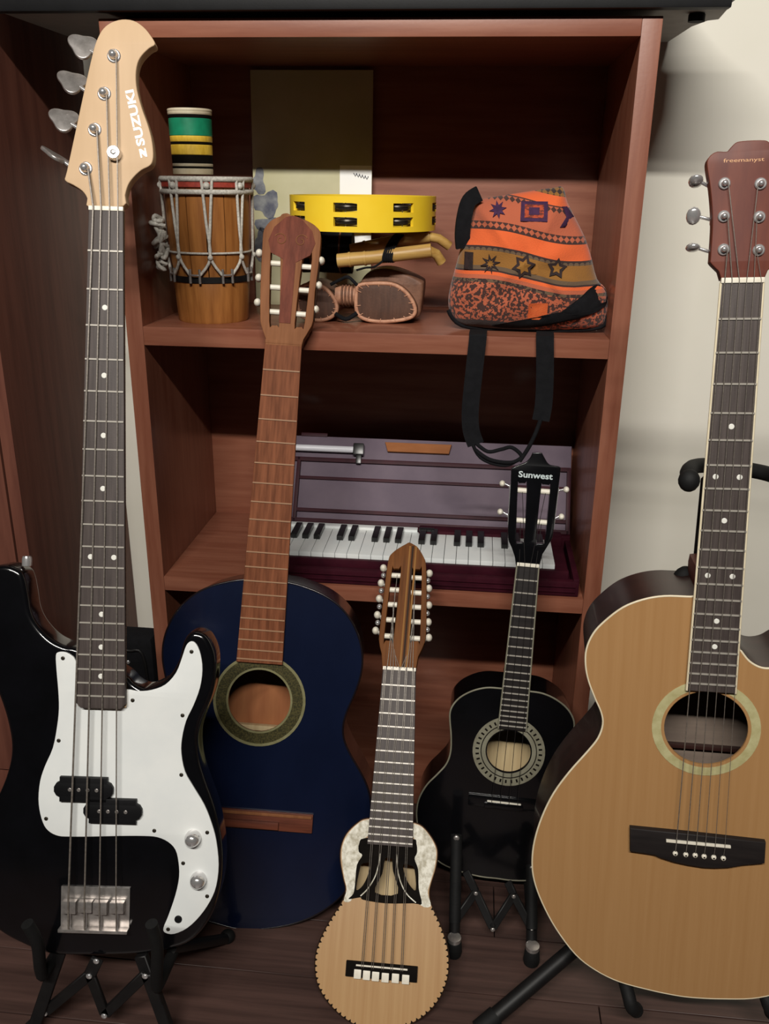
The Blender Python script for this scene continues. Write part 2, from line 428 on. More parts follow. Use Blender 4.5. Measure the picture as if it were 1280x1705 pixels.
# ------------------------------------------------------------------ measured outlines, metres, local to each thing (base at the origin)
D = {
  'bass': {
    'H': 0.9301,
    'loc': [-0.4395,0.7931,0.1333],
    'rot': [[0.9949787611887143,0.09780250636191352,-0.021258751908317598],[-0.009390913977638483,0.30269401421439246,0.9530415229639481],[0.09964474656516581,-0.9480564347696318,0.30209257020631747]],
    'tilt': 0.0,
    'head': [[-0.0229,0.0051],[-0.0253,0.0157],[-0.0312,0.0241],[-0.0422,0.0309],[-0.0524,0.0362],[-0.0504,0.047],[-0.0409,0.0935],[-0.0308,0.1434],[-0.0208,0.1895],[-0.0153,0.2059],[-0.009,0.2166],[0.0003,0.2239],[0.0131,0.2279],[0.0268,0.227],[0.0384,0.2204],[0.0472,0.2109],[0.0532,0.2006],[0.0461,0.1954],[0.0376,0.1867],[0.0327,0.1774],[0.0308,0.1632],[0.0326,0.1456],[0.0388,0.1246],[0.0456,0.1072],[0.051,0.0896],[0.0535,0.0719],[0.0523,0.0612],[0.048,0.0561],[0.0394,0.0515],[0.0301,0.0426],[0.0238,0.0331],[0.0204,0.0209],[0.0184,0.0079]],
    'posts': [[0.0044,0.1846],[-0.0064,0.1399],[-0.0172,0.0971],[-0.0273,0.0507]],
    'tree': [[0.0078,0.0689]],
    'btn': [[-0.0394,0.2031],[-0.0519,0.1599],[-0.0614,0.1145],[-0.0711,0.0703]],
    'logo': [[0.0428,0.0666],[0.0239,0.1453]],
    'fb': [[-0.0206,0.9308],[0.0209,0.9323],[0.0342,0.3236],[-0.0267,0.3217]],
    'body': [[-0.1036,0.4897],[-0.0976,0.4787],[-0.0936,0.46],[-0.0896,0.4383],[-0.0805,0.4213],[-0.0653,0.4059],[-0.048,0.3974],[-0.0315,0.3949],[0.0009,0.38],[0.0312,0.3613],[0.0403,0.3524],[0.054,0.346],[0.0704,0.3519],[0.0851,0.3638],[0.096,0.3831],[0.1001,0.4022],[0.1051,0.4137],[0.1139,0.42],[0.1275,0.4167],[0.1367,0.4033],[0.1417,0.3846],[0.1409,0.3541],[0.1354,0.3311],[0.1261,0.3079],[0.1214,0.2848],[0.1235,0.2581],[0.1316,0.2314],[0.1445,0.1971],[0.1529,0.1626],[0.1566,0.1317],[0.1558,0.1005],[0.149,0.0691],[0.1359,0.0413],[0.1173,0.0211],[0.0908,0.0101],[0.0528,0.0027],[-0.0081,-0.0008],[-0.0615,-0.0001],[-0.0997,0.0137],[-0.1227,0.0263],[-0.1395,0.0407],[-0.155,0.0675],[-0.1629,0.1062],[-0.1594,0.1373],[-0.1446,0.1726],[-0.1261,0.2079],[-0.1151,0.2405],[-0.1124,0.2682],[-0.118,0.3001],[-0.1296,0.3341],[-0.1487,0.3752],[-0.1602,0.4126],[-0.1643,0.4502],[-0.1571,0.4767],[-0.1386,0.4923],[-0.1201,0.4959]],
    'guard': [[-0.0561,0.3847],[-0.0532,0.3893],[-0.0449,0.3896],[-0.0374,0.386],[-0.0314,0.3794],[-0.0204,0.3495],[0.0021,0.3426],[0.0313,0.3451],[0.0471,0.3433],[0.0635,0.3453],[0.0806,0.3527],[0.0938,0.3683],[0.1008,0.3875],[0.1057,0.4028],[0.1116,0.4082],[0.1184,0.4047],[0.1239,0.392],[0.1266,0.3732],[0.1241,0.3503],[0.1164,0.3273],[0.1078,0.3079],[0.103,0.2849],[0.1027,0.2657],[0.1077,0.2429],[0.1186,0.2241],[0.1327,0.2014],[0.1423,0.1786],[0.1489,0.1556],[0.1526,0.1247],[0.1502,0.0974],[0.1431,0.0777],[0.1306,0.0578],[0.115,0.0417],[0.0984,0.0334],[0.087,0.0346],[0.0846,0.0408],[0.0904,0.0566],[0.0989,0.0842],[0.103,0.1076],[0.1018,0.127],[0.0977,0.1424],[0.0884,0.1522],[0.0747,0.1579],[0.058,0.1589],[0.0278,0.158],[-0.0099,0.156],[-0.0363,0.1552],[-0.0492,0.1556],[-0.0598,0.1599],[-0.0675,0.1681],[-0.0729,0.1834],[-0.0754,0.2026],[-0.0735,0.2257],[-0.0677,0.245],[-0.0582,0.2683],[-0.0534,0.2952],[-0.0514,0.3181],[-0.0525,0.3409],[-0.0551,0.3673]],
    'screws': [[-0.0471,0.382],[-0.0509,0.2777],[-0.0653,0.1775],[0.0707,0.1663],[0.1373,0.1661],[0.1079,0.1256],[0.1391,0.0838],[0.0907,0.0394],[0.1032,0.2389],[0.1031,0.3146],[0.0405,0.3317],[0.1126,0.3954]],
    'jack': [[0.1033,0.0531]],
    'pick1': [[-0.0473,0.231],[0.0111,0.2336],[0.0123,0.2053],[-0.0461,0.202]],
    'pick2': [[-0.0102,0.2046],[0.0475,0.2072],[0.0488,0.1789],[-0.009,0.1756]],
    'knobs': [[0.12,0.1593],[0.1279,0.1059]],
    'bridge': [[-0.0445,0.0879],[0.0399,0.0944],[0.0432,0.0394],[-0.046,0.0335]],
    'strtop': [[-0.0145,0.9298],[-0.0051,0.9294],[0.005,0.929],[0.015,0.9287]],
    'strbot': [[-0.0321,0.0789],[-0.0119,0.0803],[0.0068,0.0817],[0.0277,0.0831]],
    'strapbtn': [[-0.1026,0.5039]],
  },
  'blue': {
    'H': 0.8774,
    'loc': [-0.3033,0.9862,0.0009],
    'rot': [[0.9961318676541314,0.06938628777495662,-0.053915167742509054],[0.029392829928915665,0.31511543463939123,0.9485980837007828],[0.08280920113527132,-0.9465135001260354,0.3118570670780121]],
    'tilt': 4,
    'head': [[-0.0257,-0.0036],[-0.0249,0.0035],[-0.034,0.0249],[-0.0367,0.0424],[-0.0397,0.0865],[-0.041,0.1317],[-0.0415,0.1495],[-0.0409,0.1646],[-0.0347,0.1757],[-0.0273,0.1825],[-0.0188,0.1867],[-0.0156,0.1905],[-0.0077,0.1919],[-0.0012,0.1879],[0.0051,0.1857],[0.0158,0.1847],[0.0258,0.181],[0.036,0.1746],[0.043,0.1626],[0.0428,0.1191],[0.0406,0.0781],[0.0412,0.0366],[0.0354,0.0202],[0.0293,0.0083],[0.0274,-0.0024]],
    'slotL': [[-0.0284,0.1282],[-0.0262,0.1346],[-0.0184,0.1351],[-0.0139,0.1292],[-0.0078,0.0321],[-0.0109,0.0266],[-0.0179,0.0261],[-0.0226,0.0311]],
    'slotR': [[0.0185,0.1262],[0.0215,0.1326],[0.0285,0.1331],[0.0325,0.1272],[0.0292,0.0322],[0.0252,0.0266],[0.0182,0.0261],[0.0148,0.0311]],
    'rollL': [[-0.0216,0.1193],[-0.0193,0.0838],[-0.0178,0.0475]],
    'rollR': [[0.0254,0.1173],[0.0232,0.0824],[0.0211,0.0468]],
    'btnL': [[-0.0483,0.1333],[-0.0463,0.0967],[-0.0452,0.0601]],
    'btnR': [[0.0465,0.1285],[0.0457,0.0917],[0.044,0.0558]],
    'fb': [[-0.0261,0.8738],[0.0274,0.875],[0.0313,0.4058],[-0.0374,0.4051]],
    'half': [[-0.0082,0.5285],[0.033,0.5271],[0.0584,0.5218],[0.0858,0.5122],[0.1092,0.4978],[0.1286,0.4768],[0.1421,0.4508],[0.1485,0.4242],[0.1477,0.3971],[0.1407,0.3694],[0.1318,0.3443],[0.1271,0.3212],[0.1295,0.3005],[0.1401,0.2786],[0.1552,0.256],[0.1675,0.2351],[0.1754,0.2128],[0.1783,0.1856],[0.177,0.1534],[0.1712,0.1208],[0.1592,0.0876],[0.1387,0.0564],[0.1088,0.0309],[0.0737,0.0133],[0.0354,0.0029],[-0.0007,-0.0018]],
    'hole': [[-0.0033,0.3485],[0.0432,0.352],[0.0656,0.3537]],
    'bridge': [[-0.0393,0.1821],[0.0909,0.1895],[0.0915,0.1548],[-0.0387,0.1465]],
  },
  'nat': {
    'H': 0.8672,
    'loc': [0.3009,0.8492,0.1035],
    'rot': [[0.9954967700608836,-0.0817609538614725,0.047972150483490614],[-0.038498269439512865,0.11374742645097885,0.9927635197900564],[-0.08662600099572398,-0.9901397221601814,0.11008754040329681]],
    'tilt': 4,
    'head': [[-0.0205,0.0027],[-0.0234,0.0111],[-0.0284,0.0159],[-0.0322,0.0201],[-0.0324,0.0243],[-0.0323,0.0518],[-0.0334,0.0699],[-0.0365,0.0919],[-0.0405,0.111],[-0.041,0.119],[-0.0373,0.1245],[-0.0316,0.1271],[-0.0229,0.1267],[-0.0197,0.13],[-0.0155,0.1343],[-0.0111,0.1358],[-0.0077,0.1362]],
    'posts': [[-0.0235,0.0963],[-0.0222,0.0647],[-0.0204,0.0325],[0.0106,0.0948],[0.0116,0.0631],[0.0132,0.0311]],
    'btn': [[-0.0453,0.1028],[-0.0457,0.0686],[-0.0445,0.0372]],
    'logo': [[-0.0257,0.1178],[0.0127,0.1162]],
    'fb': [[-0.0209,0.8687],[0.0206,0.868],[0.0283,0.4163],[-0.025,0.4161]],
    'half': [[-0.002,0.5281],[-0.0268,0.5268],[-0.0552,0.5261],[-0.0784,0.5206],[-0.0996,0.5101],[-0.1184,0.493],[-0.1309,0.4768],[-0.1379,0.4571],[-0.1381,0.4371],[-0.1339,0.4174],[-0.1255,0.3958],[-0.1179,0.3787],[-0.1154,0.3634],[-0.1199,0.345],[-0.1317,0.3258],[-0.1514,0.2976],[-0.1694,0.2666],[-0.1824,0.233],[-0.1907,0.1984],[-0.1929,0.1683],[-0.1897,0.1419],[-0.179,0.1109],[-0.1608,0.0753],[-0.1353,0.0404],[-0.1099,0.0207],[-0.0799,0.0076],[-0.0431,0.0011],[-0.0196,-0.0015],[0.0013,0.0]],
    'cut': [[0.027,0.472],[0.0314,0.465],[0.0405,0.454],[0.0516,0.4475],[0.0622,0.4464],[0.0733,0.4497],[0.0833,0.4569],[0.0924,0.4604],[0.1022,0.4553],[0.1085,0.4413]],
    'hole': [[0.0009,0.3677],[0.0452,0.3714],[0.0587,0.3725]],
    'bridge': [[-0.0786,0.2338],[-0.0087,0.2334],[0.0753,0.2317],[0.0763,0.2037],[0.0527,0.1984],[0.0376,0.1933],[0.0215,0.1906],[0.0086,0.1898],[-0.0093,0.191],[-0.0253,0.1932],[-0.0408,0.1971],[-0.0486,0.2003],[-0.0619,0.2012],[-0.077,0.2019]],
    'pins': [[-0.0249,0.2062],[-0.0128,0.206],[-0.0022,0.2064],[0.008,0.206],[0.0189,0.2061],[0.0297,0.2061]],
    'saddle': [[-0.0348,0.2205],[0.0382,0.2256]],
  },
  'char': {
    'H': 0.4744,
    'loc': [-0.0843,0.8452,0.0019],
    'rot': [[0.9999901026776105,0.002762859250549158,0.0034872848440860326],[-0.0044491062947672085,0.6209858166099398,0.7838091738570455],[0.0,-0.7838169315459115,0.6209919627675966]],
    'tilt': 4,
    'head': [[-0.0271,-0.0006],[-0.0303,0.0238],[-0.0353,0.041],[-0.0359,0.0615],[-0.0337,0.1177],[-0.031,0.1707],[-0.0254,0.1845],[-0.0138,0.1946],[-0.0056,0.2],[-0.0001,0.2033],[0.0067,0.2006],[0.0146,0.195],[0.024,0.1805],[0.0286,0.1659],[0.0327,0.1097],[0.0347,0.058],[0.0321,0.0403],[0.025,0.0225],[0.0227,0.0006]],
    'slotL': [[-0.0242,0.1543],[-0.0217,0.1583],[-0.0132,0.1588],[-0.0101,0.155],[-0.0139,0.0487],[-0.0164,0.0449],[-0.0255,0.0443],[-0.0285,0.0479]],
    'slotR': [[0.0067,0.1549],[0.0093,0.159],[0.0196,0.1595],[0.0226,0.1557],[0.0261,0.0501],[0.0236,0.0462],[0.0136,0.0457],[0.0107,0.0492]],
    'rollL': [[-0.0175,0.15],[-0.0192,0.1265],[-0.0208,0.1027],[-0.0218,0.0784],[-0.0227,0.0529]],
    'rollR': [[0.0145,0.1478],[0.0155,0.1235],[0.0165,0.1005],[0.0174,0.0773],[0.0185,0.0516]],
    'btnL': [[-0.0396,0.1617],[-0.0415,0.1369],[-0.0424,0.1115],[-0.0432,0.0855],[-0.044,0.0607]],
    'btnR': [[0.0354,0.1567],[0.0358,0.1322],[0.0373,0.1052],[0.0379,0.0786],[0.0401,0.0543]],
    'fb': [[-0.0266,0.472],[0.0228,0.4732],[0.0329,0.229],[-0.0316,0.2283]],
    'body': [[-0.0031,0.2654],[0.0298,0.2621],[0.0446,0.2575],[0.0576,0.2448],[0.0654,0.2327],[0.0677,0.2214],[0.0659,0.2028],[0.0608,0.1837],[0.059,0.1712],[0.0627,0.1562],[0.0754,0.134],[0.0863,0.1082],[0.09,0.0856],[0.0884,0.0646],[0.08,0.0433],[0.0656,0.0249],[0.0471,0.0112],[0.0244,0.0021],[-0.0003,-0.0014],[-0.0209,-0.001],[-0.0388,0.0045],[-0.0593,0.0164],[-0.0781,0.0337],[-0.089,0.0533],[-0.0923,0.0797],[-0.0865,0.1034],[-0.0749,0.1279],[-0.0617,0.1504],[-0.0576,0.1669],[-0.0623,0.1818],[-0.0682,0.2038],[-0.0687,0.2229],[-0.0624,0.2402],[-0.0489,0.2549],[-0.0356,0.2623]],
    'mop': [[-0.0017,0.247],[0.0301,0.2437],[0.0357,0.2345],[0.0364,0.2235],[0.0353,0.2123],[0.0397,0.1946],[0.0442,0.1756],[0.0478,0.1551],[0.062,0.1547],[0.0569,0.1711],[0.0592,0.1837],[0.0642,0.2027],[0.066,0.2213],[0.0638,0.2326],[0.0559,0.2448],[0.0447,0.256],[0.0299,0.2605],[-0.0029,0.2639],[-0.0354,0.2607],[-0.0486,0.2533],[-0.0605,0.2395],[-0.0668,0.223],[-0.0661,0.204],[-0.0608,0.182],[-0.0562,0.1671],[-0.0592,0.1522],[-0.0491,0.153],[-0.0445,0.1688],[-0.0434,0.1868],[-0.0419,0.2003],[-0.0374,0.2085],[-0.0381,0.218],[-0.0381,0.2291],[-0.032,0.2392]],
    'deco': [[-0.0336,0.2367],[-0.0433,0.2288],[-0.0432,0.2176],[-0.0378,0.2132],[-0.0444,0.2001],[-0.0451,0.1765],[-0.0465,0.1625],[-0.0527,0.155],[-0.0361,0.1586],[-0.0325,0.1558],[-0.0013,0.1536],[0.0378,0.1566],[0.0494,0.1568],[0.0442,0.1756],[0.0419,0.2003],[0.0361,0.214],[0.039,0.2221],[0.0374,0.2346],[0.0294,0.2404]],
    'open1': [[-0.0385,0.2005],[-0.0328,0.2033],[-0.0259,0.2031],[-0.0275,0.1896],[-0.0339,0.1743],[-0.0427,0.1674],[-0.0415,0.1846]],
    'open2': [[-0.0052,0.2109],[0.004,0.2116],[0.0068,0.1961],[0.0154,0.1672],[-0.0164,0.1663],[-0.0081,0.191]],
    'open3': [[0.0206,0.2049],[0.0307,0.2049],[0.0369,0.1999],[0.0401,0.1737],[0.0314,0.1792],[0.024,0.1911]],
    'curve1': [[-0.0124,0.2175],[-0.0139,0.2024],[-0.0178,0.1865],[-0.0268,0.1703],[-0.0361,0.1603]],
    'curve2': [[0.0105,0.2177],[0.0136,0.1967],[0.0197,0.18],[0.0289,0.1668],[0.0411,0.1578]],
    'bridge': [[-0.0484,0.0797],[0.0483,0.0781],[0.0486,0.0591],[-0.0492,0.0598]],
    'pegs': [[-0.0322,0.0636],[-0.0199,0.0631],[-0.0076,0.0627],[0.0055,0.0623],[0.0193,0.0627],[0.0331,0.0624]],
    'saddle': [[-0.0354,0.0745],[0.0364,0.0745]],
    'strtop': [[-0.0228,0.4712],[-0.0121,0.4719],[-0.0017,0.4716],[0.0086,0.4722],[0.0194,0.472]],
    'strbot': [[-0.0261,0.076],[-0.0125,0.0756],[0.0014,0.0753],[0.0137,0.0748],[0.0275,0.0752]],
  },
  'black': {
    'H': 0.5029,
    'loc': [0.0744,1.1006,0.0312],
    'rot': [[0.9992557423293285,-0.00878144091596737,-0.03756125287183679],[0.03857410299491996,0.22748177092703178,0.9730180278258151],[0.0,-0.9737427433318006,0.22765120208041772]],
    'tilt': 1,
    'head': [[-0.016,-0.0006],[-0.0192,0.0128],[-0.025,0.026],[-0.0316,0.0408],[-0.0337,0.0759],[-0.0345,0.1109],[-0.036,0.1403],[-0.0338,0.145],[-0.0229,0.1508],[-0.0153,0.1547],[-0.0101,0.1611],[-0.0073,0.1675],[-0.0053,0.1695],[0.0052,0.1703],[0.0071,0.1687],[0.0111,0.1628],[0.0162,0.1561],[0.0223,0.1531],[0.0337,0.1518],[0.0355,0.1462],[0.0349,0.1168],[0.0339,0.0818],[0.0335,0.0493],[0.029,0.0363],[0.0212,0.0202],[0.0179,-0.0011]],
    'slotL': [[-0.0244,0.1198],[-0.0229,0.1227],[-0.0142,0.1234],[-0.0113,0.1209],[-0.0074,0.0412],[-0.0095,0.0355],[-0.0166,0.0349],[-0.0197,0.0401]],
    'slotR': [[0.0099,0.1209],[0.0114,0.1237],[0.021,0.1236],[0.023,0.1211],[0.0231,0.0421],[0.0206,0.0364],[0.0135,0.0358],[0.0095,0.0409]],
    'rollL': [[-0.0169,0.1121],[-0.0154,0.0671]],
    'rollR': [[0.0175,0.1132],[0.0157,0.0671]],
    'btnL': [[-0.0461,0.1198],[-0.0454,0.0772]],
    'btnR': [[0.0465,0.1185],[0.0434,0.0776]],
    'logo': [[-0.025,0.1359],[0.0251,0.1364]],
    'fb': [[-0.015,0.5015],[0.0179,0.5023],[0.0232,0.2471],[-0.0197,0.2461]],
    'half': [[-0.0051,0.309],[-0.0225,0.309],[-0.0426,0.3078],[-0.0627,0.3009],[-0.0802,0.2893],[-0.0906,0.2761],[-0.0947,0.2636],[-0.0939,0.2491],[-0.0901,0.2252],[-0.0888,0.1989],[-0.0937,0.1786],[-0.1063,0.1603],[-0.1208,0.1417],[-0.1305,0.1206],[-0.1337,0.1012],[-0.1321,0.0813],[-0.1254,0.0569],[-0.1112,0.0334],[-0.0877,0.014],[-0.0554,0.004],[-0.0247,-0.0002],[-0.0001,0.0]],
    'hole': [[0.0013,0.2102],[0.0359,0.2142],[0.0568,0.2166]],
    'bridge': [[-0.0666,0.1366],[0.0411,0.1368],[0.0447,0.1185],[-0.065,0.117]],
  },
  'w': {
    'bs_riv': [[-0.4377,0.8,0.1301],[-0.4501,0.8,0.1032],[-0.3757,0.8,0.1128],[-0.5189,0.8,0.0292],[-0.4372,0.8,0.0361],[-0.3594,0.8,0.0509]],
    'bs_arm': [[-0.5011,0.765,0.2165],[-0.4954,0.77,0.1817],[-0.5058,0.8,0.1064],[-0.3457,0.765,0.2348],[-0.3438,0.77,0.1907],[-0.3558,0.8,0.097]],
    'bs_back': [[-0.3506,0.87,0.1612],[-0.3594,0.88,0.0496],[-0.3868,0.9,-0.0793]],
    'bs_leg': [[-0.4846,0.81,0.1205],[-0.5189,0.8,0.0292],[-0.5308,0.79,-0.0101],[-0.36,0.81,0.1658],[-0.3594,0.8,0.0509],[-0.3532,0.79,0.0044]],
    'ks_up': [[0.0083,1.06,0.1475],[0.0116,1.0,0.0409],[0.122,1.06,0.1034],[0.1233,1.0,0.0404]],
    'ks_foot': [[0.0121,0.9809,0.0],[0.1242,0.9789,0.0]],
    'ks_riv': [[0.0116,1.0,0.0409],[0.0407,1.03,0.0716],[0.0671,1.0,0.036],[0.0963,1.03,0.0721],[0.1233,1.0,0.0404]],
    'ks_bar': [[0.0243,1.045,0.0953],[0.0475,1.045,0.0774],[0.0873,1.045,0.0818],[0.1066,1.045,0.0986]],
    'ns_yoke': [[0.2366,0.925,0.7587],[0.238,0.94,0.7634],[0.25,0.965,0.7623],[0.2688,0.985,0.7583],[0.293,0.99,0.7556],[0.3182,0.985,0.7548],[0.335,0.965,0.7563],[0.3367,0.94,0.7584],[0.3342,0.925,0.7531]],
    'ns_pole': [[0.2862,0.99,0.7567],[0.2727,0.995,0.7371],[0.2863,1.02,0.5841],[0.3567,1.05,0.0628]],
    'ns_ball': [[0.2676,1.0,0.6062]],
    'ns_foot': [[0.0477,0.8502,0.0],[0.4856,0.8716,0.0]],
    'ns_arm': [[0.2358,0.868,0.0967],[0.2486,0.868,0.0556],[0.4018,0.868,0.1183],[0.4162,0.868,0.0742]],
    'bag': [[-0.0073,1.38,1.0205],[0.0345,1.38,1.0295],[0.0734,1.38,1.0359],[0.1035,1.38,1.0404],[0.1181,1.38,1.0414],[0.1268,1.38,1.02],[0.142,1.38,0.9951],[0.1544,1.38,0.9741],[0.1655,1.38,0.9486],[0.1776,1.38,0.914],[0.1904,1.38,0.9011],[0.1967,1.38,0.8817],[0.1963,1.38,0.8592],[0.1869,1.38,0.8444],[0.1421,1.38,0.8386],[0.0736,1.38,0.8366],[0.0275,1.38,0.8372],[-0.0191,1.38,0.8414],[-0.0383,1.38,0.8575],[-0.0428,1.38,0.8774],[-0.04,1.38,0.9001],[-0.0337,1.38,0.927],[-0.0275,1.38,0.9534],[-0.0204,1.38,0.9752],[-0.0126,1.38,1.001]],
    'bag_bands': [[-0.0003,1.36,1.0228],[-0.0,1.36,1.017],[-0.0079,1.36,0.9985],[-0.0173,1.36,0.9747],[-0.0236,1.36,0.955],[-0.0275,1.36,0.942],[-0.0378,1.36,0.9068],[-0.0392,1.36,0.8961],[-0.0392,1.36,0.8485]],
    'strapL': [[0.0055,1.34,0.8528],[0.0045,1.295,0.8413],[0.0015,1.293,0.7939],[-0.0013,1.293,0.7393],[0.0011,1.293,0.7069],[0.0095,1.293,0.6837]],
    'strapR': [[0.1035,1.34,0.8555],[0.1014,1.295,0.8441],[0.1048,1.293,0.7973],[0.1064,1.293,0.7524],[0.104,1.293,0.7249]],
    'cord1': [[0.0094,1.292,0.6859],[0.0282,1.292,0.6734],[0.0488,1.292,0.678],[0.0639,1.292,0.6815],[0.0793,1.292,0.6679],[0.0636,1.292,0.6577],[0.0316,1.292,0.6611],[0.008,1.292,0.6763]],
    'cord2': [[0.1038,1.292,0.727],[0.0982,1.292,0.7064],[0.0891,1.292,0.6826],[0.077,1.292,0.6602]],
    'cord3': [[-0.0031,1.294,0.7205],[-0.0002,1.294,0.6972],[0.0178,1.294,0.6628],[0.0549,1.294,0.6519],[0.0795,1.294,0.6654]],
    'bongoR': [[-0.1904,1.395,0.8976],[-0.1848,1.395,0.906],[-0.1622,1.395,0.9092],[-0.1321,1.395,0.9085],[-0.1123,1.395,0.8995],[-0.0978,1.395,0.8833],[-0.0918,1.395,0.8674],[-0.0972,1.395,0.8566],[-0.117,1.395,0.8504],[-0.1506,1.395,0.847],[-0.179,1.395,0.8516],[-0.1905,1.395,0.8648]],
    'bongoB': [[-0.1849,1.425,0.9057],[-0.1686,1.425,0.9236],[-0.141,1.425,0.9279],[-0.1133,1.425,0.9211],[-0.0892,1.425,0.9106],[-0.0843,1.425,0.9024],[-0.0864,1.425,0.8753],[-0.0916,1.425,0.8534],[-0.1214,1.425,0.8469],[-0.175,1.425,0.8474],[-0.1877,1.425,0.8775]],
    'bongoL': [[-0.2173,1.395,0.8646],[-0.221,1.395,0.8803],[-0.2332,1.395,0.8957],[-0.2493,1.395,0.9036],[-0.2665,1.395,0.9041],[-0.2791,1.395,0.8974],[-0.2843,1.395,0.8788],[-0.2801,1.395,0.8555],[-0.2657,1.395,0.8474],[-0.2434,1.395,0.8461],[-0.226,1.395,0.8522]],
    'bam': [[-0.2009,1.43,0.9537],[-0.1307,1.43,0.9686],[-0.0773,1.43,0.9776],[-0.0462,1.44,0.9623],[-0.2159,1.39,0.941],[-0.1563,1.39,0.9475],[-0.0718,1.39,0.9589],[-0.056,1.4,0.9408]],
    'case': [[-0.5791,1.35,0.2926],[-0.5411,1.35,0.2951],[-0.5742,1.35,0.1959]],
    'cabdoor': [[-0.7116,1.23,0.4808],[-0.7146,1.23,0.6329]],
    'patch': [[-0.3888,1.59,1.0801],[-0.3521,1.59,1.0123],[-0.2428,1.59,1.0806],[-0.19,1.59,1.0341],[-0.217,1.59,1.0723],[-0.1943,1.59,1.0658]],
  },
}

# ------------------------------------------------------------------ room
SHX0, SHX1, SHY0, SHY1, ST = -0.5291, 0.2209, 1.3042, 1.6250, 0.026
WALLY = 1.632
w = box('wall_back', (-2.2, WALLY, 0), (2.2, WALLY + 0.08, 2.75), 'wall_paint'); tag(w, kind='structure')
fl = box('floor', (-2.2, -1.6, -0.05), (2.2, WALLY + 0.08, -0.012), 'floor_gap'); tag(fl, kind='structure')
rows = [(-1.0 + 0.1 * 0, 0)]
_y = 1.63
edges = [1.632]
while _y > -0.6:
    _y -= 0.1018
    edges.append(_y)
for i in range(len(edges) - 1):
    x = -2.2 + random.uniform(-0.9, 0)
    while x < 2.2:
        L = random.uniform(0.9, 1.5)
        a, b = max(x, -2.2), min(x + L, 2.2)
        if b - a > 0.05:
            p = box('plank', (a + 0.0008, edges[i + 1] + 0.001, -0.012), (b - 0.0008, edges[i] - 0.001, 0.0 - random.uniform(0, 0.0006)), 'floor_wood', fl, 0.0003, None, 1)
        x += L

# ------------------------------------------------------------------ bookshelf
sh = empty('bookshelf', ((SHX0 + SHX1) / 2, SHY0, 0))
tag(sh, 'reddish brown open wooden bookshelf holding the small instruments', 'bookshelf')
def shbox(name, lo, hi, mat, bev=0.0015):
    o = box(name, lo, hi, mat, None, bev, Matrix.Translation(-sh.location), 2)
    o.parent = sh
    return o
ZT, ZTI, ZM, ZMB, ZB, ZBB = 1.2589, 1.2356, 0.8455, 0.8170, 0.4275, 0.4020
shbox('side_panel', (SHX0, SHY0, 0), (SHX0 + ST, SHY1, ZT), 'shelf_wood_upright')
shbox('side_panel', (SHX1 - ST, SHY0, 0), (SHX1, SHY1, ZT), 'shelf_wood_upright')
shbox('top_board', (SHX0 + ST, SHY0, ZTI), (SHX1 - ST, SHY1 - 0.006, ZT), 'shelf_wood')
shbox('shelf_board', (SHX0 + ST, SHY0, ZMB), (SHX1 - ST, SHY1 - 0.006, ZM), 'shelf_wood')
shbox('shelf_board', (SHX0 + ST, SHY0, ZBB), (SHX1 - ST, SHY1 - 0.006, ZB), 'shelf_wood')
shbox('bottom_board', (SHX0 + ST, SHY0, 0.0), (SHX1 - ST, SHY1 - 0.006, 0.02), 'shelf_wood')
shbox('back_panel', (SHX0 + ST, SHY1 - 0.006, 0.0), (SHX1 - ST, SHY1, ZT), 'shelf_wood', 0.0005)

# ------------------------------------------------------------------ cabinet on the left
CX = -0.696
cb = empty('tall_cabinet', (-0.95, 1.23, 0))
tag(cb, 'tall dark brown wooden cabinet standing left of the bookshelf', 'cabinet')
def cbox(name, lo, hi, bev=0.001, parent=cb, mat='cabinet_wood'):
    o = box(name, lo, hi, mat, None, bev, Matrix.Translation(-cb.location), 2)
    o.parent = parent
    return o
cbox('side_panel', (CX - 0.020, 1.232, 0), (CX, 1.630, 1.95))
cbox('side_panel', (-1.22, 1.232, 0), (-1.20, 1.630, 1.95))
cbox('top_panel', (-1.20, 1.232, 1.93), (CX - 0.020, 1.630, 1.95))
cbox('back_panel', (-1.20, 1.620, 0), (CX - 0.020, 1.630, 1.93))
cbox('base_panel', (-1.20, 1.232, 0.0), (CX - 0.020, 1.62, 0.06))
dr = cbox('door', (-1.198, 1.230, 0.225), (CX - 0.0225, 1.250, 1.925), 0.002)
dr2 = cbox('drawer', (-1.198, 1.230, 0.065), (CX - 0.0225, 1.250, 0.219), 0.002)

# ------------------------------------------------------------------ black case in the gap
gc = empty('gig_case', (-0.613, 1.42, 0))
tag(gc, 'black padded case standing in the gap between cabinet and bookshelf', 'case')
_c = box('shell', (-0.066, -0.085, 0.0), (0.066, -0.035, 0.288), 'black_cloth', gc, 0.02, None, 4)
tube('zip', [(-0.05, -0.0855, 0.02), (-0.05, -0.0855, 0.24), (-0.02, -0.0855, 0.262), (0.02, -0.0855, 0.262), (0.05, -0.0855, 0.24), (0.05, -0.0855, 0.02)], 0.003, 'black_metal', gc, False, 2, None, True)
for k in range(5):
    disc('rivet', (-0.030 + 0.012 * k, -0.0845, 0.25 - 0.006 * abs(k - 2)), 0.004, 0.003, 'chrome', gc, None, (0, -1, 0), 1.0, 10)

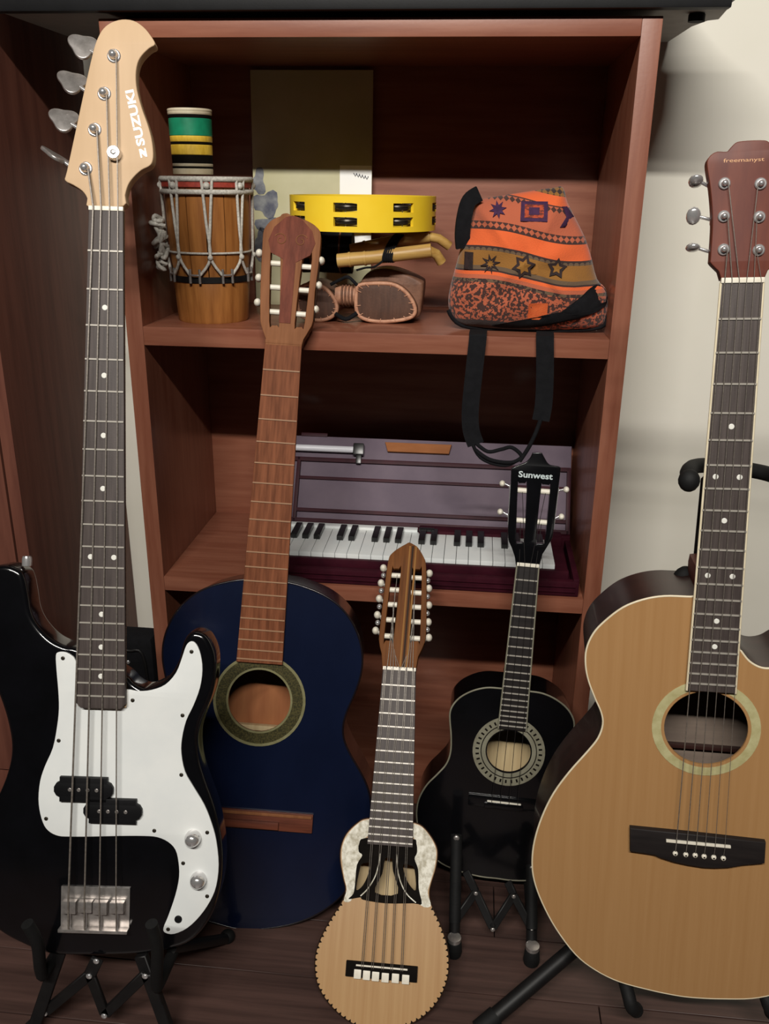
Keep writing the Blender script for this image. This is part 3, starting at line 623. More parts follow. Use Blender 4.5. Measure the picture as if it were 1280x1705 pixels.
# ------------------------------------------------------------------ electronic keyboard on the shelf
kb = empty('electronic_keyboard', (-0.18, 1.45, ZT))
tag(kb, 'black electronic keyboard lying on top of the bookshelf', 'keyboard')
T = Matrix.Translation(-kb.location)
kout = [(-0.68, 1.284), (0.306, 1.284), (0.316, 1.292), (0.318, 1.40), (0.306, 1.41), (0.295, 1.46), (0.29, 1.612), (-0.68, 1.612)]
o = plate('body', [kout], ZT + 0.022, ZT + 0.085, 'black_plastic', None, 0.004, T); o.parent = kb
kin = [(-0.675, 1.306), (0.303, 1.306), (0.312, 1.40), (0.300, 1.41), (0.289, 1.46), (0.284, 1.606), (-0.675, 1.606)]
o = plate('base_plate', [kin], ZT + 0.010, ZT + 0.024, 'grey_plastic', None, 0.002, T); o.parent = kb
o = box('front_lip', (-0.68, 1.286, ZT + 0.006), (0.30, 1.306, ZT + 0.030), 'black_plastic', None, 0.003, T); o.parent = kb
for (x, y) in ((-0.5, 1.36), (-0.2, 1.36), (0.1, 1.36), (0.272, 1.352), (-0.5, 1.57), (0.1, 1.57)):
    o = disc('rubber_foot', (x - kb.location.x, y - kb.location.y, 0.0), 0.011, 0.0105, 'black_rubber', kb)
for k in range(36):
    x = -0.60 + k * 0.0232
    o = box('white_key', (x, 1.292, ZT + 0.085), (x + 0.0222, 1.43, ZT + 0.093), 'white_key', None, 0.001, T, 1); o.parent = kb

# ------------------------------------------------------------------ shared guitar pieces
def lerp(a, b, t): return a + (b - a) * t

def neck_pieces(root, d, fb, n_fret, scale, mats, parts_prefix='', nut=True, nut_h=0.0015, thick=0.006, neck_mat=None, neck_to=None, depth=0.015, fret_mat='fret_metal', binding=None, corner=0.0):
    """fingerboard, frets, nut and the rounded neck behind them. fb = nutL, nutR, endR, endL"""
    H = d['H']
    nl, nr, er, el = [Vector(p) for p in fb]
    ny = H; ey = (er.y + el.y) / 2
    wn = (nr.x - nl.x) / 2; we = (er.x - el.x) / 2
    cn = (nr.x + nl.x) / 2; ce = (er.x + el.x) / 2
    def half(y): return lerp(wn, we, (ny - y) / (ny - ey))
    def cen(y): return lerp(cn, ce, (ny - y) / (ny - ey))
    lp = [(cn - wn, ny), (cn + wn, ny), (ce + we, ey + corner), (ce + we - corner, ey), (ce - we + corner, ey), (ce - we, ey + corner)] if corner else [(cn - wn, ny), (cn + wn, ny), (ce + we, ey), (ce - we, ey)]
    board = plate('fingerboard', [lp], -thick, 0.0, mats['board'], root, 0.0008)
    if binding:
        for s in (-1, 1):
            tube('edge_binding', [(cn + s * (wn - 0.0004), ny, -0.0012), (ce + s * (we - 0.0004), ey, -0.0012)], 0.0015, binding, root, False, 2)
    for k in range(1, n_fret + 1):
        y = H - scale * (1 - 2 ** (-k / 12))
        if y < ey + 0.001: break
        unit_box('fret', (cen(y), y, 0.0004), (2 * half(y) - 0.001, 0.0019, 0.0018), fret_mat, root)
    if nut:
        box('nut', (cn - wn, ny - 0.0005, -0.004), (cn + wn, ny + 0.0048, nut_h), mats.get('nut', 'bone'), root, 0.0008)
    # rounded neck back
    y1 = ny + 0.004; y0 = neck_to if neck_to is not None else ey
    vs_, fs = [], []
    secs = 9; m = 13
    for i in range(secs):
        y = lerp(y0, y1, i / (secs - 1))
        hw = half(min(y, ny)) - 0.0006
        dd = depth * lerp(1.18, 1.0, i / (secs - 1))
        for k in range(m):
            a = math.pi * k / (m - 1)
            vs_.append((cen(min(y, ny)) - hw * math.cos(a), y, -thick + 0.0003 - dd * math.sin(a) ** 0.8))
    for i in range(secs - 1):
        for k in range(m - 1):
            fs.append((i * m + k, i * m + k + 1, (i + 1) * m + k + 1, (i + 1) * m + k))
        fs.append((i * m, (i + 1) * m, (i + 1) * m + m - 1, i * m + m - 1))
    fs.append(tuple(range(m))); fs.append(tuple((secs - 1) * m + k for k in range(m)))
    mesh('neck', vs_, fs, neck_mat or mats['neck'], root, 50)
    return half, cen

def fret_y(H, scale, k): return H - scale * (1 - 2 ** (-k / 12))

def inlay_dots(root, H, scale, half, cen, singles, doubles, r=0.0031):
    for k in singles:
        y = (fret_y(H, scale, k) + fret_y(H, scale, k - 1)) / 2
        disc('inlay_dot', (cen(y), y, -0.0003), r, 0.0007, 'pearl_dot', root)
    for k in doubles:
        y = (fret_y(H, scale, k) + fret_y(H, scale, k - 1)) / 2
        for s in (-1, 1):
            disc('inlay_dot', (cen(y) + s * half(y) * 0.52, y, -0.0003), r, 0.0007, 'pearl_dot', root)

def hollow_body(root, loop, zt, depth, hole, mats, hole_loops=None):
    """top with a real sound hole, sides and back"""
    holes = hole_loops if hole_loops else [ring(hole[0], hole[1], hole[2])]
    plate('top', [loop] + holes, zt - 0.0028, zt, mats['top'], root)
    side_wall('side', loop, zt - depth, zt - 0.0004, mats['side'], root)
    plate('back', [loop], zt - depth - 0.003, zt - depth + 0.0005, mats['side'], root)
    inner = [(p[0] * 0.97, p[1] * 0.97 + 0.006) for p in loop]
    plate('inner_back', [inner], zt - depth + 0.001, zt - depth + 0.003, mats['inner'], root)

def mirror_half(half, left=True):
    """half outline from the neck axis down to the end axis, made symmetric"""
    h = [tuple(p) for p in half]
    s = -1 if left else 1
    h[0] = (0.0, h[0][1]); h[-1] = (0.0, h[-1][1])
    other = [(-p[0], p[1]) for p in h[1:-1]][::-1]
    return h + other

def head_xf(d, dz=0.0):
    return Matrix.Translation((0, d['H'], dz)) @ Matrix.Rotation(-R(d['tilt']), 4, 'X')

def slotted_head(root, d, mats, thick, dz, button_mat, n_open=True, btn_shape='pearl', plate_mat='chrome'):
    xf = head_xf(d, dz)
    hp = catmull(d['head'][1:-1], 3, False)
    hl = [tuple(d['head'][0])] + [(p.x, p.y) for p in hp] + [tuple(d['head'][-1])]
    sl = [[(p.x, p.y) for p in catmull(d['slotL'], 3)], [(p.x, p.y) for p in catmull(d['slotR'], 3)]]
    hd = plate('head', [hl] + sl, -thick, 0, mats['head'], root, 0.0008, xf)
    for side, rk, bk in ((-1, 'rollL', 'btnL'), (1, 'rollR', 'btnR')):
        slot = d['slotL'] if side < 0 else d['slotR']
        sw = 0.5 * (max(p[0] for p in slot[2:4]) - min(p[0] for p in slot[:2]))
        for (rx, ry), (bx, by) in zip(d[rk], d[bk]):
            bx = rx + (bx - rx) * (0.90 if btn_shape == 'pearl' else 1.0)
            # roller across the slot, shaft and button outside the head
            a = Vector((rx - side * (sw + 0.001), ry, -thick * 0.5)); b = Vector((rx + side * (sw + 0.001), ry, -thick * 0.5))
            tube('string_roller', [a, b], min(0.0042, sw * 0.8), 'bone', root, False, 3, xf)
            tube('tuner_shaft', [b, Vector((bx - side * 0.003, by, -thick * 0.5 - 0.002))], 0.0016, 'chrome', root, False, 2, xf)
            disc('tuner_gear', (lerp(b.x, bx, 0.45), by - 0.0045, -thick * 0.5 - 0.0035), 0.0032, 0.0055, 'chrome', root, xf, None, 1.0, 10)
            if btn_shape == 'pearl':
                ball('tuner_button', (bx + side * 0.001, by, -thick * 0.5 - 0.002), (0.0055, 0.0062, 0.0085), button_mat, root, xf, 12)
            else:
                ball('tuner_button', (bx + side * 0.001, by, -thick * 0.5 - 0.002), (0.0045, 0.0050, 0.0080), button_mat, root, xf, 12)
        xs = max(p[0] for p in d['head']) if side > 0 else min(p[0] for p in d['head'])
        y0 = min(p[1] for p in d[rk]) - 0.008; y1 = max(p[1] for p in d[rk]) + 0.008
        def edge_x(y, side=side):
            best = 0
            for i in range(len(hl) - 1):
                (x1_, y1_), (x2_, y2_) = hl[i], hl[i + 1]
                if (y1_ - y) * (y2_ - y) <= 0 and abs(y2_ - y1_) > 1e-7:
                    xx = x1_ + (x2_ - x1_) * (y - y1_) / (y2_ - y1_)
                    if xx * side > best * side: best = xx
            return best
        xa, xb = edge_x(y0), edge_x(y1)
        bar('tuner_plate', xf @ Vector((xa + side * 0.0005, y0, -thick * 0.5)), xf @ Vector((xb + side * 0.0005, y1, -thick * 0.5)), 0.010, 0.001, plate_mat, root, side=(1, 0, 0), bev=0.0003)
    return xf, hd, hl

# ------------------------------------------------------------------ bass guitar
def build_bass():
    d = D['bass']; H = d['H']; root = empty('bass_guitar', d['loc'], d['rot'])
    tag(root, 'black electric bass guitar with white pickguard and pale maple headstock', 'bass guitar')
    loop = [(p.x, p.y) for p in catmull(d['body'], 4)]
    plate('body', [loop], -0.054, -0.012, 'black_gloss', root, 0.007, None, 50, 4)
    g = [(p.x, p.y) for p in catmull(d['guard'], 3)]
    gd = plate('pickguard', [g], -0.0125, -0.0095, 'white_guard', root, 0.0006)
    for (x, y) in d['screws']:
        disc('screw', (x, y, -0.0096), 0.0026, 0.0010, 'jingle_metal', gd, None, None, 1.0, 10)
    jx, jy = d['jack'][0]
    disc('output_jack', (jx, jy, -0.0098), 0.0048, 0.002, 'black_plastic', gd)
    sc = 0.8636
    mats = dict(board='rosewood_grey', neck='maple', nut='bone')
    half, cen = neck_pieces(root, d, d['fb'], 20, sc, mats, thick=0.006, depth=0.017, neck_to=0.3235, nut_h=0.001, corner=0.006)
    inlay_dots(root, H, sc, half, cen, (3, 5, 7, 9, 15, 17, 19), (12,), 0.0033)
    xf = Matrix.Translation((0, H, 0))
    hp = [(p.x, p.y) for p in catmull(d['head'], 3)]
    plate('headstock', [hp], -0.0235, -0.008, 'maple', root, 0.0012, xf)
    posts = d['posts']
    for (px_, py_), (bx, by), ang in zip(posts, d['btn'], (72, 62, 66, 14)):
        disc('tuner_bushing', (px_, H + py_, -0.0085), 0.0082, 0.0022, 'chrome', root, None, None, 0.0, 20)
        p_ = disc('tuner_post', (px_, H + py_, -0.0075), 0.0058, 0.0105, 'chrome', root, None, None, 1.0, 16)
        ex = Vector((bx, H + by, -0.026)); st = Vector((px_ - 0.012, H + py_, -0.026))
        tube('tuner_shaft', [st, ex + (st - ex) * 0.3], 0.0026, 'chrome', root, False, 2)
        # clover-leaf tuner key
        lobes = []
        for k in range(36):
            a = 2 * math.pi * k / 36
            rr = 0.0170 * (1 + 0.17 * math.cos(3 * a))
            lobes.append((rr * math.cos(a), rr * 0.92 * math.sin(a)))
        dv = (ex - st).normalized()
        m = Matrix.Translation(ex) @ Matrix.Rotation(math.atan2(dv.y, dv.x), 4, 'Z') @ Matrix.Rotation(R(90 - ang), 4, 'X')
        plate('tuner_key', [lobes], -0.0022, 0.0022, 'dull_steel', root, 0.0012, m)
    tx, ty = d['tree'][0]
    disc('string_retainer', (tx, H + ty, -0.008), 0.0085, 0.009, 'chrome', root)
    disc('retainer_screw', (tx, H + ty, 0.001), 0.0034, 0.0012, 'dull_steel', root, None, None, 1.0, 12)
    # lettering that runs up the headstock
    (ax, ay), (bx, by) = d['logo']
    v = Vector((bx - ax, by - ay, 0)); L = v.length; ang = math.atan2(v.y, v.x)
    m = Matrix.Translation((ax, H + ay, -0.0077)) @ Matrix.Rotation(ang, 4, 'Z')
    text('logo_lettering', 'SUZUKI', 0.0135, 'logo_white', root, m @ Matrix.Translation((L * 0.17, 0, 0)), 0.0003, L * 0.83, 0.0005)
    plate('logo_emblem', [[(0, -0.004), (0.0105, -0.004), (0.0105, -0.0022), (0.0065, -0.0022), (0.0105, 0.0018), (0.0105, 0.0042), (0, 0.0042), (0, 0.0022), (0.005, 0.0022), (0, -0.002)]], -0.00015, 0.00015, 'logo_white', root, 0, m)
    # pickups
    for key in ('pick1', 'pick2'):
        P = d[key]; x0 = min(p[0] for p in P); x1 = max(p[0] for p in P); y0 = min(p[1] for p in P); y1 = max(p[1] for p in P)
        ym = (y0 + y1) / 2
        lp = [(x0, y0), (x1, y0), (x1, ym - 0.010), (x1 + 0.004, ym - 0.008), (x1 + 0.007, ym - 0.003), (x1 + 0.007, ym + 0.003), (x1 + 0.004, ym + 0.008), (x1, ym + 0.010), (x1, y1), (x0, y1), (x0, ym + 0.010), (x0 - 0.004, ym + 0.008), (x0 - 0.007, ym + 0.003), (x0 - 0.007, ym - 0.003), (x0 - 0.004, ym - 0.008), (x0, ym - 0.010)]
        pu = plate('pickup', [lp], -0.010, -0.0035, 'black_plastic', root, 0.001)
        for k in range(4):
            disc('pole_piece', (lerp(x0, x1, 0.22 + 0.187 * k), ym, -0.0037), 0.0024, 0.0007, 'dull_steel', pu, None, None, 0.0, 10)
    for (x, y) in d['knobs']:
        kn = disc('control_knob', (x, y, -0.0098), 0.0102, 0.016, 'chrome', root, None, None, 1.0, 24)
    # bridge
    P = d['bridge']; x0 = sum((P[0][0], P[3][0])) / 2; x1 = sum((P[1][0], P[2][0])) / 2; y1 = (P[0][1] + P[1][1]) / 2; y0 = (P[2][1] + P[3][1]) / 2
    br = box('bridge_plate', (x0, y0, -0.012), (x1, y1, -0.0095), 'dull_steel', root, 0.0008)
    box('bridge_lip', (x0, y0, -0.010), (x1, y0 + 0.004, 0.001), 'dull_steel', br, 0.0008)
    sx = [p[0] for p in d['strbot']]
    for k in range(4):
        xm = sx[k]
        box('saddle', (xm - 0.0088, y0 + 0.024 + 0.002 * (k % 2), -0.0085), (xm + 0.0088, y0 + 0.040, 0.0008), 'dull_steel', br, 0.0015)
        tube('saddle_screw', [(xm, y0 + 0.003, -0.004), (xm, y0 + 0.026, -0.004)], 0.0016, 'chrome', br, False, 2)
    # strings
    for k in range(4):
        nx, nyy = d['strtop'][k]; bx, by = d['strbot'][k]
        pi = 3 - k
        px_, py_ = posts[pi]
        rad = (0.00125, 0.0011, 0.0009, 0.0008)[k]
        tube('string', [(px_ + 0.004, H + py_, -0.003), (nx, H + 0.003, 0.0018), (bx, y0 + 0.034, 0.0022), (bx, y0 + 0.003, -0.001)], rad, 'string_metal', root, False, 1)
    sx_, sy_ = d['strapbtn'][0]
    bpt = max(loop, key=lambda p: p[1] - abs(p[0] + 0.13) * 0.2)
    disc('strap_button', (sx_, bpt[1] - 0.002, -0.033), 0.006, 0.012, 'chrome', root, None, (0, 1, 0), 0.0, 14)
build_bass()

# ------------------------------------------------------------------ blue classical guitar
def build_blue():
    d = D['blue']; H = d['H']; root = empty('classical_guitar', d['loc'], d['rot'])
    tag(root, 'dark blue classical guitar without strings leaning on the bookshelf', 'guitar')
    loop = [(p.x, p.y) for p in catmull(mirror_half(d['half'], False), 4)]
    zt = -0.006
    hx, hy = d['hole'][0]; hx = 0.0
    rh, ro = 0.0465, 0.0690
    hollow_body(root, loop, zt, 0.090, (hx, hy, rh), dict(top='blue_lacquer', side='blue_side', inner='inner_cedar'))
    tube('edge_binding', [(p[0], p[1], zt - 0.001) for p in loop], 0.0016, 'blue_side', root, True, 2)
    plate('rosette', [ring(hx, hy, ro - 0.004), ring(hx, hy, rh + 0.003)], zt, zt + 0.0006, 'rosette_olive', root)
    plate('rosette_ring', [ring(hx, hy, ro), ring(hx, hy, ro - 0.004)], zt, zt + 0.0008, 'rosette_band', root)
    plate('rosette_ring', [ring(hx, hy, rh + 0.003), ring(hx, hy, rh)], zt, zt + 0.0008, 'rosette_band', root)
    mats = dict(board='red_fretboard', neck='neck_wood', nut='neck_wood')
    sc = 0.70
    neck_pieces(root, d, d['fb'], 19, sc, mats, depth=0.018, neck_to=max(p[1] for p in loop) - 0.004, nut_h=0.0006, fret_mat='fret_brass')
    box('neck_heel', (-0.022, max(p[1] for p in loop) - 0.002, -0.09), (0.022, max(p[1] for p in loop) + 0.032, -0.012), 'neck_wood', root, 0.010)
    box('brace', (-0.11, hy - 0.068, zt - 0.086), (0.11, hy - 0.060, zt - 0.074), 'inner_pale', root, 0.001)
    xf, hd, hl = slotted_head(root, d, dict(head='neck_wood'), 0.018, 0.0, 'bone', True, 'pearl', 'char_dark')
    face = [p for p in hl]
    # darker carved veneer on the head face
    inn = [(p[0] * 0.80, p[1] * 0.94 + 0.008) for p in hl[1:-1]]
    def clean(lp):
        return [p for i, p in enumerate(lp) if i == 0 or (Vector(p) - Vector(lp[i - 1])).length > 1e-5]
    sl = [[(p.x, p.y) for p in catmull(d[k], 3)] for k in ('slotL', 'slotR')]
    sl = [[(sum(q[0] for q in s) / len(s) + (p[0] - sum(q[0] for q in s) / len(s)) * 1.12, sum(q[1] for q in s) / len(s) + (p[1] - sum(q[1] for q in s) / len(s)) * 1.03) for p in s] for s in sl]
    top_y = max(p[1] for p in hl)
    ven = [(-0.0085, 0.030), (0.0085, 0.030), (0.0095, 0.120), (0.030, 0.132), (0.036, 0.150), (0.030, 0.168), (0.012, top_y - 0.006), (0.0, top_y - 0.003), (-0.010, top_y - 0.006), (-0.026, 0.170), (-0.033, 0.150), (-0.028, 0.132), (-0.0095, 0.124)]
    plate('head_veneer', [ven], 0, 0.0008, 'head_rosewood', root, 0.0002, xf)
    for s in (-1, 1):
        pts = []
        for k in range(22):
            a = 0.5 + k * 0.36; rr = 0.010 - k * 0.00038
            pts.append((s * (0.016 - 0.001) + s * rr * math.cos(a), 0.152 + rr * math.sin(a), 0.0010))
        tube('carved_scroll', pts, 0.0008, 'neck_wood', root, False, 1, xf)
    P = d['bridge']; yc = (P[1][1] + P[2][1]) / 2 - 0.003
    bw = 0.0925
    br = box('bridge', (-bw, yc - 0.014, zt), (bw, yc + 0.014, zt + 0.005), 'bridge_brown', root, 0.0015)
    box('tie_block', (-0.042, yc - 0.011, zt + 0.004), (0.042, yc + 0.000, zt + 0.010), 'bridge_brown', br, 0.0012)
    box('bridge_rim', (-bw + 0.002, yc + 0.008, zt + 0.004), (bw - 0.002, yc + 0.0125, zt + 0.007), 'neck_wood', br, 0.001)
build_blue()

# ------------------------------------------------------------------ natural cutaway acoustic guitar
def build_nat():
    d = D['nat']; H = d['H']; root = empty('acoustic_guitar', d['loc'], d['rot'])
    tag(root, 'natural blond acoustic guitar with cutaway and steel strings on a tube stand', 'guitar')
    zt = -0.006
    half = [tuple(p) for p in d['half']]
    half[0] = (0.0, half[0][1]); half[-1] = (0.0, half[-2][1] - 0.0010)
    n = len(half)
    ymin = half[-1][1]
    # fair the last points toward the symmetric end
    left = half
    wi = min(range(8, 16), key=lambda i: abs(left[i][0]))        # waist
    right_low = [(-p[0], p[1]) for p in left[wi - 1:-1]][::-1]
    cut = [tuple(p) for p in d['cut']]
    right_up = cut
    loop_pts = left + right_low + right_up[::-1]
    loop = [(p.x, p.y) for p in catmull(loop_pts, 4)]
    hx, hy = d['hole'][0]; hx = 0.0
    rh, ro = 0.0462, 0.0600
    hollow_body(root, loop, zt, 0.095, (hx, hy, rh), dict(top='spruce', side='nat_side', inner='inner_grey'))
    tube('edge_binding', [(p[0], p[1], zt - 0.001) for p in loop], 0.0013, 'cream_plastic', root, True, 2)
    plate('rosette', [ring(hx, hy, ro), ring(hx, hy, rh + 0.0035)], zt, zt + 0.0006, 'rosette_pale', root)
    plate('rosette_ring', [ring(hx, hy, rh + 0.0035), ring(hx, hy, rh + 0.0005)], zt, zt + 0.0004, 'spruce', root)
    box('brace', (-0.13, hy - 0.072, zt - 0.091), (0.13, hy - 0.067, zt - 0.083), 'nat_side', root, 0.001)
    sc = (H - (d['saddle'][0][1] + d['saddle'][1][1]) / 2)
    mats = dict(board='rosewood_grey', neck='nat_head', nut='bone')
    hf, cen = neck_pieces(root, d, d['fb'], 20, sc, mats, depth=0.016, neck_to=half[0][1] - 0.003, binding='cream_plastic')
    inlay_dots(root, H, sc, hf, cen, (5, 9, 15, 17), (7, 12), 0.0030)
    box('neck_heel', (-0.020, half[0][1] - 0.002, -0.095), (0.020, half[0][1] + 0.026, -0.012), 'nat_head', root, 0.009)
    xf = head_xf(d)
    hh = [tuple(p) for p in d['head']]
    cx = 0.0
    hh[-1] = (0.0, hh[-1][1])
    full = hh + [(-p[0], p[1]) for p in hh[:-1]][::-1]
    hp = [full[0]] + [(p.x, p.y) for p in catmull(full[1:-1], 3, False)] + [full[-1]]
    plate('headstock', [hp], -0.016, 0, 'nat_head', root, 0.001, xf)
    for i, (x, y) in enumerate(d['posts']):
        disc('tuner_bushing', (x, y, 0.0), 0.0058, 0.0022, 'chrome', root, xf, None, 0.0, 20)
        disc('tuner_post', (x, y, 0.002), 0.0034, 0.0055, 'chrome', root, xf, None, 1.0, 12)
        s = -1 if i < 3 else 1
        bx, by = d['btn'][i % 3]
        if s > 0: bx = -bx
        tube('tuner_shaft', [(x + s * 0.010, y, -0.018), (bx, by, -0.018)], 0.0018, 'chrome', root, False, 2, xf)
        ang = (60, 25, 80)[i % 3]
        m = xf @ Matrix.Translation((bx + s * 0.003, by, -0.018)) @ Matrix.Rotation(R(ang), 4, 'X')
        ball('tuner_button', (0, 0, 0), (0.0075, 0.0095, 0.0042), 'chrome', root, m, 14)
        xa_, xb_ = sorted((x - s * 0.006, x + s * 0.010))
        box('tuner_housing', (xa_, y - 0.006, -0.023), (xb_, y + 0.006, -0.0155), 'chrome', root, 0.002, xf)
    (ax, ay), (bx, by) = d['logo']
    text('logo_lettering', 'freemanyst', 0.0052, 'logo_gold', root, xf @ Matrix.Translation((ax, ay, 0.0002)), 0.0003, bx - ax)
    # bridge
    P = [tuple(p) for p in d['bridge']]
    br = plate('bridge', [P], zt, zt + 0.0085, 'ebony', root, 0.0015)
    s0, s1 = d['saddle']
    ys = (s0[1] + s1[1]) / 2
    box('saddle', (-0.0365, ys - 0.0014, zt + 0.006), (0.0365, ys + 0.0014, zt + 0.0115), 'bone', br, 0.0006)
    for k, (x, y) in enumerate(d['pins']):
        pin = disc('bridge_pin', (x, y, zt + 0.0082), 0.0031, 0.0032, 'bone', br, None, None, 1.0, 14)
        disc('pin_dot', (x, y, zt + 0.0112), 0.0011, 0.0004, 'black_inlay', br, None, None, 0.0, 8)
    for k in range(6):
        t = k / 5
        nx = lerp(-0.0175, 0.0175, t); bx = d['pins'][k][0]
        post = d['posts'][(2, 1, 0, 3, 4, 5)[k]]
        pw = xf @ Vector((post[0] + (0.003 if k < 3 else -0.003), post[1], 0.005))
        tube('string', [pw, (nx, H + 0.002, 0.0018), (bx, ys, zt + 0.0122), (bx, d['pins'][k][1], zt + 0.009)], lerp(0.0006, 0.00032, t), 'string_metal', root, False, 1)
build_nat()

# ------------------------------------------------------------------ charango
def build_char():
    d = D['char']; H = d['H']; root = empty('charango', d['loc'], d['rot'])
    tag(root, 'small charango with pale wood top and mother of pearl shoulders', 'charango')
    zt = -0.006
    loop = [(p.x, p.y) for p in catmull(d['body'], 4)]
    sm = lambda k, n=3: [(p.x, p.y) for p in catmull(d[k], n)]
    opens = [sm('open1'), sm('open2'), sm('open3')]
    plate('top', [loop] + opens, zt - 0.0028, zt, 'char_top', root)
    # rounded bowl back
    cx, cy = 0.0, sum(p[1] for p in loop) / len(loop)
    n = len(loop); vs_, fs = [], []
    prof = [(1.0, 0.0), (1.0, 0.016), (0.97, 0.034), (0.86, 0.052), (0.6, 0.066), (0.25, 0.072)]
    for (s, dz) in prof:
        for p in loop:
            vs_.append((cx + (p[0] - cx) * s, cy + (p[1] - cy) * s, zt - 0.0004 - dz))
    for j in range(len(prof) - 1):
        for i in range(n):
            i2 = (i + 1) % n
            fs.append((j * n + i, j * n + i2, (j + 1) * n + i2, (j + 1) * n + i))
    fs.append(tuple((len(prof) - 1) * n + i for i in range(n)))
    mesh('bowl', vs_, fs, 'char_dark', root, 40)
    inn = [(cx + (p[0] - cx) * 0.9, cy + (p[1] - cy) * 0.9) for p in loop]
    plate('inner_back', [inn], zt - 0.042, zt - 0.040, 'inner_pale', root)
    # toothed dark rim around the top
    m = 96
    acc = [0.0]
    for i in range(n):
        acc.append(acc[-1] + (Vector(loop[(i + 1) % n]) - Vector(loop[i])).length)
    def at_len(s):
        s %= acc[-1]
        for i in range(n):
            if acc[i + 1] >= s:
                t = (s - acc[i]) / max(acc[i + 1] - acc[i], 1e-9)
                a, b = Vector(loop[i]), Vector(loop[(i + 1) % n])
                return a + (b - a) * t, (b - a).normalized()
        return Vector(loop[0]), Vector((1, 0))
    bm = bmesh.new()
    for k in range(m):
        p, t = at_len(acc[-1] * k / m)
        if p.y > 0.165: continue
        nrm = Vector((-t.y, t.x)); c = Vector((0, cy)) - p
        if nrm.dot(c) < 0: nrm = -nrm
        a = p + t * 0.0021; b = p - t * 0.0021; cpt = p + nrm * 0.0034
        lo = [bm.verts.new((q.x, q.y, zt)) for q in (a, b, cpt)]
        hi = [bm.verts.new((q.x, q.y, zt + 0.0004)) for q in (a, b, cpt)]
        bm.faces.new(hi); bm.faces.new(lo[::-1])
        for i in range(3): bm.faces.new((lo[i], lo[(i + 1) % 3], hi[(i + 1) % 3], hi[i]))
    tag(from_bm('toothed_rim', bm, 'black_inlay', root, 0), kind='stuff')
    tube('edge_binding', [(p[0], p[1], zt - 0.001) for p in loop], 0.0012, 'char_dark', root, True, 2)
    plate('pearl_shoulder', [sm('mop')], zt, zt + 0.0009, 'mother_of_pearl', root)
    plate('black_rosette', [sm('deco')] + opens, zt, zt + 0.0012, 'black_inlay', root)
    for kk in ('curve1', 'curve2'):
        tube('white_curve', [(p[0], p[1], zt + 0.0012) for p in d[kk]], 0.0009, 'mother_of_pearl', root, False, 2, None, True)
    s0, s1 = d['saddle']; ys = (s0[1] + s1[1]) / 2
    sc = H - ys
    mats = dict(board='rosewood_grey', neck='char_wood', nut='bone')
    neck_pieces(root, d, d['fb'], 19, sc, mats, depth=0.015, neck_to=max(p[1] for p in loop) - 0.003)
    for k in range(5):
        unit_box('nut_slot', (lerp(-0.021, 0.019, k / 4), H + 0.0022, 0.0015), (0.0012, 0.0056, 0.0004), 'black_inlay', root)
    box('neck_heel', (-0.018, max(p[1] for p in loop) - 0.02, -0.06), (0.018, max(p[1] for p in loop) + 0.012, -0.012), 'char_wood', root, 0.006)
    xf, hd, hl = slotted_head(root, d, dict(head='char_wood'), 0.016, 0.0, 'bone', True, 'pearl', 'char_dark')
    for key, sd in (('btnL', -1), ('btnR', 1)):
        bs = d[key]
        for k in range(len(bs) - 1):
            ball('tuner_screw', ((bs[k][0] + bs[k + 1][0]) / 2 - sd * 0.003, (bs[k][1] + bs[k + 1][1]) / 2, -0.009), (0.0042, 0.0046, 0.005), 'chrome', root, xf, 10)
    ty = max(p[1] for p in hl)
    for x, wd, mt in ((0.0035, 0.003, 'char_dark'), (-0.001, 0.0026, 'char_light'), (0.0085, 0.0026, 'char_light')):
        plate('head_stripe', [[(x - wd / 2, 0.004), (x + wd / 2, 0.004), (x + 0.003 + wd / 2, ty - 0.006), (x + 0.003 - wd / 2, ty - 0.006)]], 0, 0.0006, mt, root, 0, xf)
    # bridge
    P = d['bridge']; x0 = (P[0][0] + P[3][0]) / 2; x1 = (P[1][0] + P[2][0]) / 2
    y1 = (P[0][1] + P[1][1]) / 2; y0 = (P[2][1] + P[3][1]) / 2
    br = box('bridge', (x0, y0, zt), (x1, y1, zt + 0.006), 'black_inlay', root, 0.001)
    box('saddle', (-0.035, ys - 0.001, zt + 0.005), (0.035, ys + 0.001, zt + 0.0085), 'bone', br, 0.0004)
    for (x, y) in d['pegs']:
        box('bridge_block', (x - 0.0050, y - 0.0058, zt + 0.005), (x + 0.0050, y + 0.0058, zt + 0.0075), 'bone', br, 0.0012)
    for k in range(5):
        for s in (-1, 1):
            nx = d['strtop'][k][0] + s * 0.0011; bx = d['strbot'][k][0] + s * 0.0012
            rk = d['rollL'][4 - k] if k < 2 else d['rollR'][k]
            tube('string', [(nx, H + 0.003, 0.0016), (bx, ys, zt + 0.009), (bx, y0 + 0.012, zt + 0.006)], 0.00045, 'string_metal', root, False, 1)
    for k, (kx, ky) in enumerate(d['rollL'] + d['rollR']):
        j = k % 5
        nx = lerp(-0.020, -0.002, j / 4) if k < 5 else lerp(0.018, 0.001, j / 4)
        q = xf @ Vector((kx + (0.002 if k < 5 else -0.002), ky, -0.004))
        tube('string', [q, (nx, H + 0.003, 0.0016)], 0.00045, 'string_metal', root, False, 1)
build_char()

